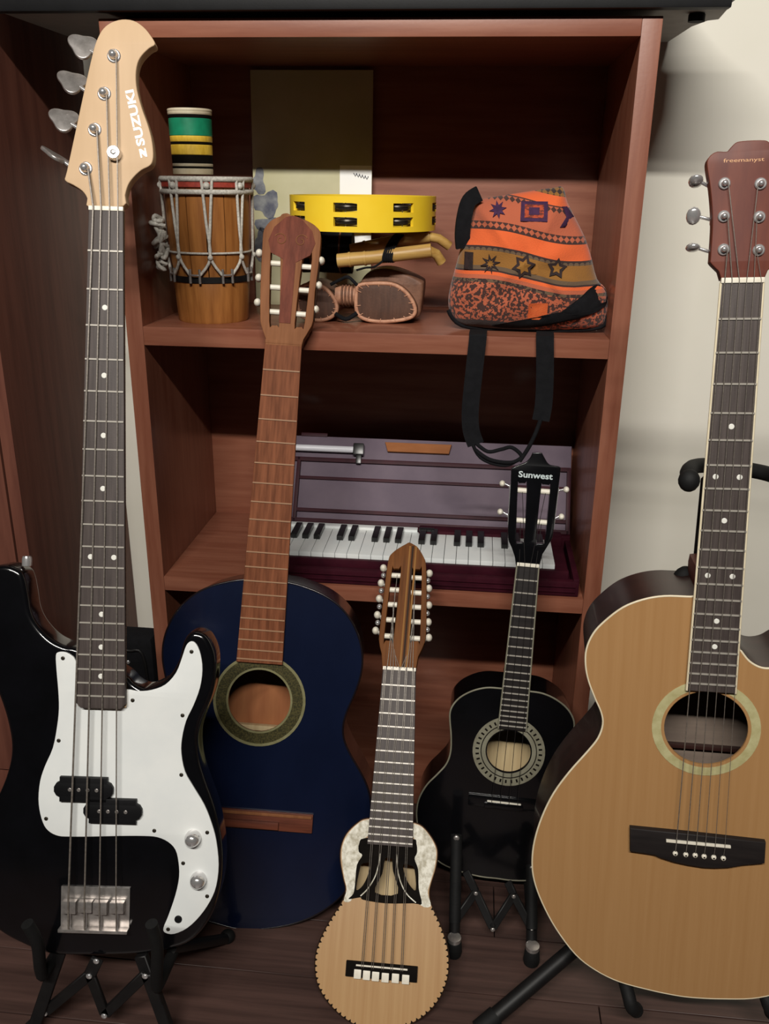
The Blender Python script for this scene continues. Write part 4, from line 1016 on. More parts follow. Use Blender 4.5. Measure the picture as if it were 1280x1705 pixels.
# ------------------------------------------------------------------ small black guitar
def build_black():
    d = D['black']; H = d['H']; root = empty('small_guitar', d['loc'], d['rot'])
    tag(root, 'small glossy black four-string guitar with white edge line and round rosette', 'guitar')
    zt = -0.005
    loop = [(p.x, p.y) for p in catmull(mirror_half(d['half'], True), 4)]
    hx, hy = 0.0, d['hole'][0][1]
    rh, ro = 0.0335, 0.0555
    hollow_body(root, loop, zt, 0.082, (hx, hy, rh), dict(top='black_gloss', side='black_gloss', inner='inner_pale'))
    tube('edge_binding', [(p[0], p[1], zt - 0.0006) for p in loop], 0.0014, 'binding_grey', root, True, 2)
    plate('rosette', [ring(hx, hy, ro), ring(hx, hy, rh + 0.002)], zt, zt + 0.0006, 'binding_grey', root)
    for k in range(36):
        a = 2 * math.pi * k / 36
        unit_box('rosette_dash', (hx + 0.0485 * math.cos(a), hy + 0.0485 * math.sin(a), zt + 0.0007), (0.0052, 0.0026, 0.0006), 'black_inlay', root, a)
    plate('rosette_ring', [ring(hx, hy, 0.0432), ring(hx, hy, 0.0418)], zt + 0.0004, zt + 0.0009, 'black_inlay', root)
    sc = 0.375
    mats = dict(board='ebony', neck='black_gloss', nut='bone')
    neck_pieces(root, d, d['fb'], 19, sc, mats, depth=0.014, thick=0.005, neck_to=max(p[1] for p in loop) - 0.003, binding='binding_grey')
    box('neck_heel', (-0.016, max(p[1] for p in loop) - 0.002, -0.075), (0.016, max(p[1] for p in loop) + 0.018, -0.010), 'black_gloss', root, 0.007)
    xf, hd, hl = slotted_head(root, d, dict(head='black_gloss'), 0.014, 0.0, 'bone', True, 'small')
    (ax, ay), (bx, by) = d['logo']
    text('logo_lettering', 'Sunwest', 0.0125, 'logo_pale', root, xf @ Matrix.Translation((ax, (ay + by) / 2, 0.0002)), 0.0003, bx - ax, 0.0003)
    P = d['bridge']; yc = sum(p[1] for p in P) / 4
    br = box('bridge', (-0.055, yc - 0.009, zt), (0.055, yc + 0.009, zt + 0.005), 'black_gloss', root, 0.0018)
    box('saddle', (-0.026, yc + 0.001, zt + 0.004), (0.026, yc + 0.003, zt + 0.0075), 'bone', br, 0.0005)
    box('tie_block', (-0.030, yc - 0.008, zt + 0.004), (0.030, yc - 0.001, zt + 0.0085), 'black_gloss', br, 0.0015)
    for k in range(4):
        nx = lerp(-0.0115, 0.0130, k / 3); bx_ = lerp(-0.019, 0.021, k / 3)
        rk = (d['rollL'][1], d['rollL'][0], d['rollR'][0], d['rollR'][1])[k]
        q = xf @ Vector((rk[0], rk[1], -0.004))
        tube('string', [q, (nx, H + 0.002, 0.0015), (bx_, yc + 0.002, zt + 0.0078), (bx_, yc - 0.004, zt + 0.006)], 0.00045, 'ebony', root, False, 1)
build_black()

# ------------------------------------------------------------------ stands
Wp = D['w']
def V3(p): return Vector(p)

def build_bass_stand():
    root = empty('guitar_stand', (-0.44, 0.82, 0))
    tag(root, 'black folding scissor stand with steel rivets holding up the bass', 'guitar stand')
    off = -root.location
    def bb(name, p, q, w=0.014, t=0.006):
        return bar(name, V3(p) + off, V3(q) + off, w, t, 'black_metal', root)
    rv = Wp['bs_riv']
    top, a, b, l, m, r = rv
    bb('scissor_bar', l, a); bb('scissor_bar', a, m); bb('scissor_bar', m, b); bb('scissor_bar', b, r)
    bb('scissor_bar', top, a, 0.016); 
    # front legs down to the floor
    for s, (p, x1) in enumerate(((l, -0.030), (r, 0.030))):
        foot = Vector((p[0] + x1 * 0.5, 0.790, 0.006))
        up = Vector((p[0] - x1 * 0.9, 0.815, 0.128))
        bb('front_leg', up, foot, 0.016, 0.010)
        ball('foot_cap', foot + off + Vector((0, 0, 0.004)), (0.012, 0.012, 0.010), 'black_rubber', root)
    # cradle: two rails under the body, turned up in front of it
    arm = Wp['bs_arm']
    for k in (0, 3):
        tip, mid = V3(arm[k]), V3(arm[k + 1])
        x = arm[k + 2][0]
        tube('cradle_arm', [tip + off, mid + off, Vector((x, 0.784, 0.118)) + off, Vector((x, 0.80, 0.108)) + off, Vector((x, 0.90, 0.103)) + off], 0.0075, 'black_rubber', root, False, 4, None, True, 4)
        # rear leg
        foot = Vector((x * 1.0 + (-0.03 if k == 0 else 0.035), 0.965, 0.006))
        tube('rear_leg', [Vector((x, 0.84, 0.116)) + off, foot + off], 0.0075, 'black_metal', root, False, 3)
        ball('foot_cap', foot + off + Vector((0, 0, 0.004)), (0.011, 0.011, 0.010), 'black_rubber', root)
    bb('cross_bar', (arm[2][0], 0.86, 0.100), (arm[5][0], 0.86, 0.100), 0.012, 0.006)
    for p in rv:
        disc('rivet', V3(p) + off + Vector((0, -0.003, 0)), 0.0040, 0.0026, 'chrome', root, None, (0, -1, 0), 1.0, 12)
build_bass_stand()

def build_black_stand():
    root = empty('guitar_stand', (0.07, 1.03, 0))
    tag(root, 'low black folding stand under the small black guitar', 'guitar stand')
    off = -root.location
    up = Wp['ks_up']; ft = Wp['ks_foot']; rv = Wp['ks_riv']; kb_ = Wp['ks_bar']
    def bb(p, q, w=0.012, t=0.005, name='scissor_bar'):
        return bar(name, V3(p) + off, V3(q) + off, w, t, 'black_metal', root)
    for k in (0, 1):
        tip, low, foot = V3(up[2 * k]), V3(up[2 * k + 1]), V3(ft[k])
        tube('front_arm', [tip + off, lerp(tip, low, 0.6) + off, low + off], 0.0085, 'black_rubber', root, False, 4)
        tube('front_leg', [low + off, foot + off + Vector((0, 0, 0.004))], 0.008, 'black_metal', root, False, 4)
        lathe('foot_cap', [(0.011, 0), (0.012, 0.006), (0.0105, 0.024), (0.009, 0.026)], 'black_rubber', root, foot + off, 16)
        lathe('foot_ring', [(0.0098, 0.026), (0.0098, 0.032), (0.0085, 0.0325)], 'dull_steel', root, foot + off, 16)
        x = foot.x
        tube('cradle_rail', [Vector((x, 1.03, 0.022)) + off, Vector((x, 1.24, 0.014)) + off], 0.006, 'black_rubber', root, False, 3)
        back = Vector((x, 1.24, 0.005))
        tube('rear_leg', [Vector((x, 1.20, 0.016)) + off, Vector((x, 1.255, 0.0065)) + off], 0.0062, 'black_metal', root, False, 3)
        disc('rivet', tip + off + Vector((0, -0.007, 0)), 0.0045, 0.003, 'dull_steel', root, None, (0, -1, 0.2), 1.0, 12)
    a, b, c, d_, e = rv
    bb(a, b); bb(kb_[0], b); bb(b, c); bb(c, d_); bb(kb_[2], d_); bb(d_, e)
    for p in rv:
        disc('rivet', V3(p) + off + Vector((0, -0.003, 0)), 0.0034, 0.0024, 'dull_steel', root, None, (0, -1, 0), 1.0, 12)
    bar('cross_bar', Vector((ft[0][0], 1.225, 0.012)) + off, Vector((ft[1][0], 1.225, 0.012)) + off, 0.010, 0.005, 'black_metal', root)
build_black_stand()

def build_nat_stand():
    pole = [V3(p) for p in Wp['ns_pole']]
    hub = Vector((0.345, 1.055, 0.16))
    root = empty('tripod_stand', (hub.x, hub.y, 0))
    tag(root, 'black tubular tripod stand with padded neck yoke holding the blond guitar', 'guitar stand')
    off = -root.location
    tube('pole', [p + off for p in pole[:3]] + [hub + off, hub + off + Vector((0.004, 0, -0.06))], 0.0055, 'black_metal', root, False, 4)
    yk = [V3(p) + off for p in Wp['ns_yoke']]
    tube('neck_yoke', yk, 0.0085, 'black_rubber', root, False, 5, None, True, 6)
    for e in (yk[0], yk[-1]):
        ball('yoke_tip', e, (0.0115, 0.0115, 0.0125), 'black_rubber', root)
    ball('height_knob', V3(Wp['ns_ball'][0]) + off, (0.016, 0.012, 0.020), 'black_rubber', root)
    lathe('hub', [(0.016, -0.035), (0.019, -0.03), (0.019, 0.03), (0.014, 0.036)], 'black_plastic', root, hub + off, 20)
    feet = [V3(Wp['ns_foot'][0]), Vector((0.66, 0.93, 0)), Vector((0.36, 1.27, 0))]
    for f in feet:
        f2 = Vector((f.x, f.y, 0.012))
        tube('leg', [hub + off, f2 + off], 0.0105, 'black_metal', root, False, 4)
        dirv = (f2 - hub).normalized()
        tube('foot_cap', [f2 - dirv * 0.03 + off, f2 + off], 0.0125, 'black_rubber', root, False, 4)
    am = [V3(p) for p in Wp['ns_arm']]
    for k, x in ((0, am[0].x), (2, am[2].x)):
        tube('cradle_arm', [hub + off + Vector((0, 0, -0.02)), Vector((x, 0.96, 0.112)) + off, Vector((x, 0.86, am[k].z - 0.012)) + off, am[k + 1] + off], 0.0085, 'black_rubber', root, False, 4, None, True, 5)
        ball('arm_tip', am[k + 1] + off, 0.0098, 'black_rubber', root)
build_nat_stand()

# ------------------------------------------------------------------ rope drum
def build_drum():
    c = Vector((-0.419, 1.398, ZM)); root = empty('rope_drum', c)
    tag(root, 'small wooden hand drum laced with white rope on the upper shelf', 'drum')
    h = 0.214
    lathe('base_ring', [(0.054, 0), (0.0555, 0.003), (0.0590, 0.062), (0.0585, 0.064)], 'drum_wood', root, (0, 0, 0), 48)
    # staves
    n = 14
    for k in range(n):
        a0 = 2 * math.pi * k / n + 0.012; a1 = 2 * math.pi * (k + 1) / n - 0.012
        vs_, fs = [], []
        prof = [(0.0570, 0.066), (0.0610, 0.10), (0.0635, 0.15), (0.0640, 0.205)]
        m = 5
        for ri in (0, 0.006):
            for (rr, zz) in prof:
                for j in range(m):
                    a = a0 + (a1 - a0) * j / (m - 1)
                    vs_.append(((rr - ri) * math.cos(a), (rr - ri) * math.sin(a), zz))
        q = len(prof) * m
        for i in range(len(prof) - 1):
            for j in range(m - 1):
                fs.append((i * m + j, i * m + j + 1, (i + 1) * m + j + 1, (i + 1) * m + j))
                fs.append((q + i * m + j, q + (i + 1) * m + j, q + (i + 1) * m + j + 1, q + i * m + j + 1))
            fs.append((i * m, (i + 1) * m, q + (i + 1) * m, q + i * m))
            fs.append((i * m + m - 1, q + i * m + m - 1, q + (i + 1) * m + m - 1, (i + 1) * m + m - 1))
        for i0 in (0, (len(prof) - 1) * m):
            for j in range(m - 1):
                fs.append((i0 + j, i0 + j + 1, q + i0 + j + 1, q + i0 + j))
        mesh('stave', vs_, fs, 'drum_wood', root, 40)
    lathe('iron_hoop', [(0.0575, 0.062), (0.0605, 0.062), (0.0610, 0.071), (0.0580, 0.071)], 'black_metal', root, (0, 0, 0), 48)
    lathe('drum_head', [(0.0655, h - 0.012), (0.066, h - 0.004), (0.064, h), (0.0, h + 0.0005)], 'drum_skin', root, (0, 0, 0), 48, cap=False)
    lathe('red_band', [(0.0665, h - 0.015), (0.068, h - 0.014), (0.068, h - 0.007), (0.0665, h - 0.006)], 'rope_red', root, (0, 0, 0), 48)
    for zz, rr in ((h - 0.003, 0.0675), (h - 0.021, 0.0675)):
        tube('rope_hoop', [(rr * math.cos(2 * math.pi * k / 40), rr * math.sin(2 * math.pi * k / 40), zz) for k in range(40)], 0.0040, 'rope_white', root, True, 3)
    tube('rope_hoop', [(0.0632 * math.cos(2 * math.pi * k / 40), 0.0632 * math.sin(2 * math.pi * k / 40), 0.106) for k in range(40)], 0.0017, 'rope_white', root, True, 3)
    def pt(a, rr, zz): return Vector((rr * math.cos(a), rr * math.sin(a), zz))
    na = 8
    for k in range(na):
        a = 2 * math.pi * (k + 0.36) / na
        w_ = 2 * math.pi / na
        tube('lacing', [pt(a - 0.10, 0.069, h - 0.004), pt(a - 0.05, 0.067, 0.15), pt(a, 0.0655, 0.100), pt(a - w_ * 0.32, 0.0635, 0.075)], 0.0023, 'rope_white', root, False, 2, None, True, 4)
        tube('lacing', [pt(a + 0.12, 0.069, h - 0.004), pt(a + 0.04, 0.067, 0.15), pt(a, 0.0655, 0.102), pt(a + w_ * 0.32, 0.0635, 0.075)], 0.0023, 'rope_white', root, False, 2, None, True, 4)
        ball('lacing_knot', pt(a, 0.0668, 0.100), 0.0042, 'rope_white', root, None, 10)
        ball('lacing_knot', pt(a, 0.069, h - 0.012), 0.0052, 'rope_white', root, None, 10)
        for s in (-1, 1):
            tube('hook', [pt(a + w_ * 0.5 + s * 0.12, 0.0640, 0.083), pt(a + w_ * 0.5 + s * 0.12, 0.0645, 0.062)], 0.0022, 'dull_steel', root, False, 2)
        tube('hook_bar', [pt(a + w_ * 0.5 - 0.15, 0.0640, 0.074), pt(a + w_ * 0.5, 0.0665, 0.074), pt(a + w_ * 0.5 + 0.15, 0.0640, 0.074)], 0.0017, 'dull_steel', root, False, 2)
    # bundle of loose rope tied at the left
    rnd = random.Random(3)
    for k in range(9):
        p = pt(math.pi * 1.12, 0.073, 0.085 + 0.0085 * k)
        pts = [p + Vector((rnd.uniform(-0.012, 0.008), rnd.uniform(-0.010, 0.010), rnd.uniform(-0.008, 0.008))) for _ in range(6)]
        tube('rope_bundle', pts, 0.0034, 'rope_white', root, True, 2, None, True, 4)
build_drum()

def build_shaker():
    c = Vector((-0.437, 1.392, ZM + 0.2175)); root = empty('tube_shaker', c)
    tag(root, 'upright tube shaker striped green yellow and black standing on the drum', 'shaker')
    segs = [(0.0, 0.008, 'drum_skin', 0.0300), (0.008, 0.011, 'black_inlay', 0.0302), (0.011, 0.015, 'drum_skin', 0.0302), (0.015, 0.027, 'black_inlay', 0.0302), (0.027, 0.041, 'yellow_paint', 0.0306), (0.041, 0.045, 'black_inlay', 0.0306),
            (0.045, 0.053, 'yellow_paint', 0.0312), (0.053, 0.077, 'green_paint', 0.0316), (0.077, 0.082, 'black_inlay', 0.0318), (0.082, 0.086, 'drum_skin', 0.0324)]
    for z0, z1, m, rr in segs:
        lathe('band', [(rr - 0.0006, z0), (rr, z0 + 0.0008), (rr + 0.0002, z1 - 0.0008), (rr - 0.0004, z1)], m, root, (0, 0, 0), 32)
    lathe('rim', [(0.0324, 0.086), (0.0330, 0.088), (0.0322, 0.090), (0.0300, 0.0905)], 'drum_skin', root, (0, 0, 0), 32)
build_shaker()

# ------------------------------------------------------------------ board leaning on the back panel
def build_board():
    root = empty('picture_board', (-0.2915, 1.590, ZM))
    tag(root, 'pale laminated picture board leaning against the back of the upper shelf', 'picture board')
    tilt = math.atan2(0.020, 0.385)
    xf = Matrix.Rotation(-tilt, 4, 'X')
    box('panel', (-0.1045, -0.003, 0.0), (0.1035, 0.003, 0.384), 'poster_paper', root, 0.001, xf)
    box('white_patch', (0.048, -0.0034, 0.10), (0.1030, -0.0028, 0.236), 'plain_white', root, 0, xf)  # plain white rectangle set on the right side of the panel
    rnd = random.Random(5)
    for k in range(5):
        z = 0.221 - 0.0 * k
        tube('scribble', [(0.072 + 0.005 * k, -0.0038, 0.224 - k * 0.0012), (0.075 + 0.005 * k, -0.0038, 0.219 - k * 0.0012), (0.0775 + 0.005 * k, -0.0038, 0.224 - k * 0.0012)], 0.0009, 'ink_grey', root, False, 1, xf)
    for (cx, cz, rx, rz) in ((-0.082, 0.172, 0.024, 0.020), (-0.094, 0.208, 0.011, 0.022), (-0.070, 0.130, 0.030, 0.022), (-0.092, 0.100, 0.016, 0.030)):
        lp = []
        for k in range(22):
            a = 2 * math.pi * k / 22; q = 1 + 0.22 * math.sin(3 * a + cx * 90) + 0.12 * math.sin(5 * a + cz * 50)
            lp.append((max(-0.1040, cx + rx * q * math.cos(a)), cz + rz * q * math.sin(a)))
        plate('printed_patch', [lp], 0.0030, 0.0036, 'poster_blue', root, 0, xf @ Matrix.Rotation(R(90), 4, 'X'))
build_board()

# ------------------------------------------------------------------ tambourine
def build_tamb():
    c = Vector((-0.185, 1.455, 0.9855)); root = empty('tambourine', c)
    tag(root, 'bright yellow tambourine with steel jingles lying on bamboo rattle', 'tambourine')
    n = 120; ro, ri, h = 0.1150, 0.1090, 0.050
    zs = [0, 0.008, 0.021, 0.028, 0.041, h]
    tot = 8
    def is_slot(i, j):
        if j not in (1, 3): return False
        q = (i - n * 0.75 + 0.5 * 15 + 1) % 15
        return 3.0 <= q <= 9.2
    vs_, fs = [], []
    for rr in (ro, ri):
        for z in zs:
            for i in range(n):
                a = 2 * math.pi * i / n
                vs_.append((rr * math.cos(a), rr * math.sin(a), z))
    m = len(zs)
    def idx(s, j, i): return s * m * n + j * n + (i % n)
    for i in range(n):
        for j in range(m - 1):
            if is_slot(i, j):
                if not is_slot(i - 1, j): fs.append((idx(0, j, i), idx(0, j + 1, i), idx(1, j + 1, i), idx(1, j, i)))
                if not is_slot((i + 1) % n, j): fs.append((idx(0, j, i + 1), idx(0, j + 1, i + 1), idx(1, j + 1, i + 1), idx(1, j, i + 1)))
                fs.append((idx(0, j, i), idx(0, j, i + 1), idx(1, j, i + 1), idx(1, j, i)))
                fs.append((idx(0, j + 1, i), idx(0, j + 1, i + 1), idx(1, j + 1, i + 1), idx(1, j + 1, i)))
                continue
            fs.append((idx(0, j, i), idx(0, j, i + 1), idx(0, j + 1, i + 1), idx(0, j + 1, i)))
            fs.append((idx(1, j, i), idx(1, j + 1, i), idx(1, j + 1, i + 1), idx(1, j, i + 1)))
        for j in (0, m - 1):
            fs.append((idx(0, j, i), idx(0, j, i + 1), idx(1, j, i + 1), idx(1, j, i)))
    mesh('frame', vs_, fs, 'tamb_yellow', root, 35)
    for k in range(tot):
        i0 = n * 0.75 - 0.5 * 15 - 1 + 15 * k + 6.5
        a = 2 * math.pi * i0 / n
        for zc in (0.0145, 0.0345):
            x, y = 0.0975 * math.cos(a), 0.0975 * math.sin(a)
            for dz, flip in ((-0.0002, -1), (0.0002, 1)):
                lathe('jingle', [(0.0185, 0.0), (0.0194, flip * 0.0008), (0.0186, flip * 0.0030), (0.0140, flip * 0.0045), (0.006, flip * 0.0056)], 'jingle_metal', root, (x, y, zc + dz), 20)
        tube('jingle_pin', [(0.1112 * math.cos(a), 0.1112 * math.sin(a), 0.006), (0.1112 * math.cos(a), 0.1112 * math.sin(a), 0.043)], 0.0009, 'chrome', root, False, 1)
build_tamb()

# ------------------------------------------------------------------ bamboo rattle
def build_bamboo():
    B = [V3(p) for p in Wp['bam']]
    c = Vector((-0.13, 1.42, 0.925)); root = empty('bamboo_rattle', c)
    tag(root, 'bamboo rattle with bent ends and black lashing under the tambourine', 'rattle')
    for (p, q, r_, s, rad) in ((B[0], B[1], B[2], B[3], 0.0100), (B[4], B[5], B[6], B[7], 0.0105)):
        L = [p, lerp(p, q, 0.5), q, r_]
        P = [x - c for x in L]
        tube('cane', P, rad, 'bamboo', root, False, 5)
        tube('bent_end', [r_ - c - (r_ - q).normalized() * 0.004, lerp(r_, s, 0.45) - c + Vector((0, 0, 0.003)), s - c], rad * 0.72, 'bamboo', root, False, 5)
        for t in (0.32, 0.72):
            m = lerp(p, q, t) - c
            d_ = (q - p).normalized() * 0.0016
            tube('node_ring', [m - d_, m + d_], rad * 1.10, 'bamboo', root, False, 5)
        e = p - c
        tube('cane_hole', [e - (q - p).normalized() * 0.0006, e + (q - p).normalized() * 0.002], rad * 0.72, 'black_inlay', root, False, 4)
    m1 = lerp(B[1], B[2], 0.12) - c; m2 = lerp(B[5], B[6], 0.25) - c
    for k in range(5):
        dx = Vector((0.0032 * (k - 2), 0, 0))
        cc = (m1 + m2) / 2 + dx
        ax = (m1 - m2)
        pts = []
        for j in range(24):
            a = 2 * math.pi * j / 24
            pts.append(cc + ax * (0.5 + 0.0) * math.cos(a) * (1 + 0.0125 / max(ax.length / 2, 1e-4)) + Vector((0, 0.6, 0.8)) * 0.0 + ax.cross(Vector((1, 0, 0))).normalized() * 0.0128 * math.sin(a))
        tube('lashing', pts, 0.0018, 'black_cloth', root, True, 2)
    tube('cord', [m2 + Vector((-0.01, -0.012, -0.008)), m2 + Vector((-0.022, -0.016, -0.016)), m2 + Vector((-0.036, -0.012, -0.018)), m2 + Vector((-0.050, -0.012, -0.022))], 0.0017, 'black_cloth', root, False, 2, None, True, 4)
build_bamboo()

# ------------------------------------------------------------------ pair of small leather drums
def build_bongo():
    c = Vector((-0.16, 1.40, ZM)); root = empty('leather_drums', c)
    tag(root, 'pair of small brown leather covered drums lying on the upper shelf', 'drum')
    for key, dep in (('bongoR', 0.085), ('bongoL', 0.085)):
        P = [V3(p) - c for p in Wp[key]]
        zmin = min(p.z for p in P)
        lp2 = catmull([(p.x, p.z - zmin + 0.0012, 0) for p in P], 4)
        loop = [(p.x, p.y) for p in lp2]
        cx = sum(p[0] for p in loop) / len(loop); cy = sum(p[1] for p in loop) / len(loop)
        xf = Matrix.Translation((0, 0, 0)) @ Matrix.Rotation(R(90), 4, 'X')
        sh_ = plate('drum_shell', [loop], -dep, 0.0, 'leather', root, 0.004, xf)
        face = [(cx + (p[0] - cx) * 0.90, cy + (p[1] - cy) * 0.90) for p in loop]
        plate('drum_skin', [face], -0.002, 0.0022, 'leather_dark', root, 0.001, xf)
        rim = [(cx + (p[0] - cx) * 0.94, cy + (p[1] - cy) * 0.94) for p in loop]
        tube('stitched_rim', [(p[0], -0.0008, p[1]) for p in rim], 0.0032, 'leather_rim', root, True, 3)
        m = len(rim)
        for k in range(0, m, 3):
            p = rim[k]; q = face[k]
            q2 = (cx + (p[0] - cx) * 0.84, cy + (p[1] - cy) * 0.84)
            tube('stitch', [(p[0], -0.0042, p[1]), (q2[0], -0.0026, q2[1])], 0.0007, 'leather_rim', root, False, 1)
    Pb = [V3(p) - c for p in Wp['bongoB']]
    zb = min(p.z for p in Pb)
    lb = [(p.x, p.y) for p in catmull([(p.x, p.z - zb + 0.0012, 0) for p in Pb], 4)]
    plate('drum_block', [lb], -0.085, -0.022, 'leather', root, 0.005, Matrix.Rotation(R(90), 4, 'X'))
    # joining piece and cords
    R_ = [V3(p) - c for p in Wp['bongoR']]; L_ = [V3(p) - c for p in Wp['bongoL']]
    xr = min(p.x for p in R_); xl = max(p.x for p in L_)
    tube('joining_piece', [(xl - 0.006, 0.02, 0.040), (xr + 0.006, 0.02, 0.040)], 0.0155, 'leather_rim', root, False, 5)
    for k in range(4):
        x = lerp(xl, xr, 0.2 + 0.2 * k)
        tube('binding_cord', [(x, 0.02 + 0.0165 * math.cos(2 * math.pi * j / 16), 0.040 + 0.0165 * math.sin(2 * math.pi * j / 16)) for j in range(16)], 0.0017, 'leather', root, True, 2)
    tube('cord', [(xr + 0.004, -0.002, 0.058), (xr - 0.010, 0.0, 0.070), (xl + 0.004, 0.004, 0.066), (xl - 0.012, 0.0, 0.058)], 0.0026, 'black_cloth', root, False, 2, None, True, 4)
    tube('cord', [(xr + 0.004, -0.004, 0.016), (lerp(xl, xr, 0.5), -0.006, 0.006), (xl - 0.004, -0.004, 0.014)], 0.0034, 'black_cloth', root, False, 2, None, True, 4)
build_bongo()

# ------------------------------------------------------------------ made-up dark roll filling the shadow under the tambourine and propping it
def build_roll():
    root = empty('shadow_roll', (-0.245, 1.468, 0.913))
    tag(root, 'added black roll filling the shadow under the left side of the tambourine', 'shadow filler')
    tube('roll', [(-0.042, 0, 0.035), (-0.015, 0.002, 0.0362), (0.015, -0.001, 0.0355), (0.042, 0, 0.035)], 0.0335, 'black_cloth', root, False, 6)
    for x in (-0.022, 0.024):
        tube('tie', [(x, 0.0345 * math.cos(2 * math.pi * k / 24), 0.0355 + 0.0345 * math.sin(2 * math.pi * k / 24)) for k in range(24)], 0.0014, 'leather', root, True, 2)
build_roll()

# ------------------------------------------------------------------ woven pouch
def build_bag():
    P = [V3(p) for p in Wp['bag']]
    zmin = min(p.z for p in P)
    c = Vector((sum(p.x for p in P) / len(P), 1.372, ZM)); root = empty('woven_pouch', c)
    tag(root, 'orange striped woven Andean pouch with black straps on the upper shelf', 'pouch')
    loop = [(p.x - c.x, p.y - (zmin)) for p in catmull([(p.x, p.z, 0) for p in P], 3)]
    htot = max(p[1] for p in loop)
    n = len(loop)
    cx = sum(p[0] for p in loop) / n; cz = sum(p[1] for p in loop) / n
    rnd = random.Random(11)
    rings = [1.0, 0.985, 0.95, 0.89, 0.80, 0.68, 0.54, 0.40, 0.26, 0.13]
    vs_, fs = [], []
    def lean(z): return 0.030 * (z / 0.24)
    def bulge(s): return 0.048 * (1 - s ** 3.2) ** 0.55
    rows_ = []
    for side in (-1, 1):
        for s in (rings if side < 0 else rings[1:]):
            base = len(vs_); rows_.append((side, base))
            for (x, z) in loop:
                xx = cx + (x - cx) * s; zz = cz + (z - cz) * s
                wr = 0.0028 * math.sin(xx * 95 + zz * 40) + 0.0022 * math.sin(zz * 130 - xx * 60 + 1.3) + 0.0016 * math.sin(xx * 210 + zz * 170)
                dpt = side * (bulge(s) + wr * (1 - s) ** 0.5 * 1.6)
                vs_.append((xx, lean(zz) + dpt - 0.005, zz + 0.001))
    def bridge(a, b):
        for i in range(n):
            i2 = (i + 1) % n
            fs.append((a + i, a + i2, b + i2, b + i))
    fr = [b for s, b in rows_ if s < 0]; bk = [b for s, b in rows_ if s > 0]
    for a, b in zip(fr[:-1], fr[1:]): bridge(a, b)
    bridge(fr[0], bk[0])
    for a, b in zip(bk[:-1], bk[1:]): bridge(a, b)
    fs.append(tuple(fr[-1] + i for i in range(n))); fs.append(tuple(bk[-1] + i for i in range(n))[::-1])
    body = mesh('pouch_body', vs_, fs, 'orange_wool', root, 60)
    # horizontal woven bands as a height-driven cloth pattern
    m = bpy.data.materials.new('woven_bands'); m.use_nodes = True; MATS['woven_bands'] = m
    nt = m.node_tree; b = nt.nodes['Principled BSDF']; b.inputs['Roughness'].default_value = 0.9
    b.inputs['Sheen Weight'].default_value = 0.2
    N = nt.nodes.new; Lk = nt.links.new
    tc = N('ShaderNodeTexCoord'); sp = N('ShaderNodeSeparateXYZ'); Lk(tc.outputs['Object'], sp.inputs[0])
    def mth(op, a, b_=None, c_=None):
        q = N('ShaderNodeMath'); q.operation = op
        for i, v in enumerate((a, b_, c_)):
            if v is None: continue
            if isinstance(v, (int, float)): q.inputs[i].default_value = v
            else: Lk(v, q.inputs[i])
        return q.outputs[0]
    X, Z = sp.outputs[0], sp.outputs[2]
    # the stripes sag to the right and ripple a little
    wob = mth('MULTIPLY', mth('SINE', mth('MULTIPLY', X, 34.0)), 0.0042)
    low = mth('MULTIPLY', mth('MULTIPLY', X, 0.14), mth('SUBTRACT', 1.0, mth('MULTIPLY', Z, 1.0)))
    zz = mth('ADD', mth('ADD', Z, wob), mth('MULTIPLY', X, 0.10))
    hgt = mth('MULTIPLY', zz, 1 / htot)
    def ramp(stops):
        r_ = N('ShaderNodeValToRGB'); r_.color_ramp.interpolation = 'CONSTANT'
        e = r_.color_ramp.elements
        e[0].position, e[0].color = stops[0]
        e[1].position, e[1].color = stops[1]
        for p_, c_ in stops[2:]:
            q = e.new(p_); q.color = c_
        Lk(hgt, r_.inputs[0]); return r_.outputs[0]
    OR = rgb(222, 98, 46); DK = rgb(50, 32, 30); OC = rgb(140, 94, 36); GR = rgb(98, 78, 58); SA = rgb(180, 92, 62); BR = rgb(66, 38, 32)
    colA = ramp([(0.0, DK), (0.04, SA), (0.31, GR), (0.335, SA), (0.36, OR), (0.385, DK), (0.395, GR), (0.425, OC), (0.525, GR), (0.545, DK), (0.555, OR), (0.665, DK), (0.675, SA), (0.72, SA), (0.86, SA), (0.90, DK), (0.91, OR), (0.975, OC)])
    colB = ramp([(0.0, DK), (0.04, BR), (0.31, DK), (0.335, SA), (0.36, OR), (0.385, DK), (0.395, GR), (0.425, OC), (0.525, DK), (0.545, DK), (0.555, OR), (0.665, DK), (0.675, BR), (0.72, SA), (0.86, BR), (0.90, DK), (0.91, OR), (0.975, DK)])
    # fine diamond weave that shows only where the two colours differ
    def tri(v, f): return mth('PINGPONG', mth('MULTIPLY', v, f), 0.5)
    dia = mth('GREATER_THAN', mth('ADD', tri(X, 118.0), tri(zz, 118.0)), 0.50)
    nz = N('ShaderNodeTexNoise'); nz.inputs['Scale'].default_value = 210; Lk(tc.outputs['Object'], nz.inputs['Vector'])
    n2 = mth('GREATER_THAN', nz.outputs['Fac'], 0.49)
    low_ = mth('LESS_THAN', hgt, 0.4)
    sel = mth('ADD', mth('MULTIPLY', n2, low_), mth('MULTIPLY', dia, mth('SUBTRACT', 1.0, low_)))
    mx = N('ShaderNodeMix'); mx.data_type = 'RGBA'
    Lk(sel, mx.inputs['Factor']); Lk(colA, mx.inputs['A']); Lk(colB, mx.inputs['B'])
    Lk(mx.outputs['Result'], b.inputs['Base Color'])
    bn = N('ShaderNodeTexNoise'); bn.inputs['Scale'].default_value = 500; Lk(tc.outputs['Object'], bn.inputs['Vector'])
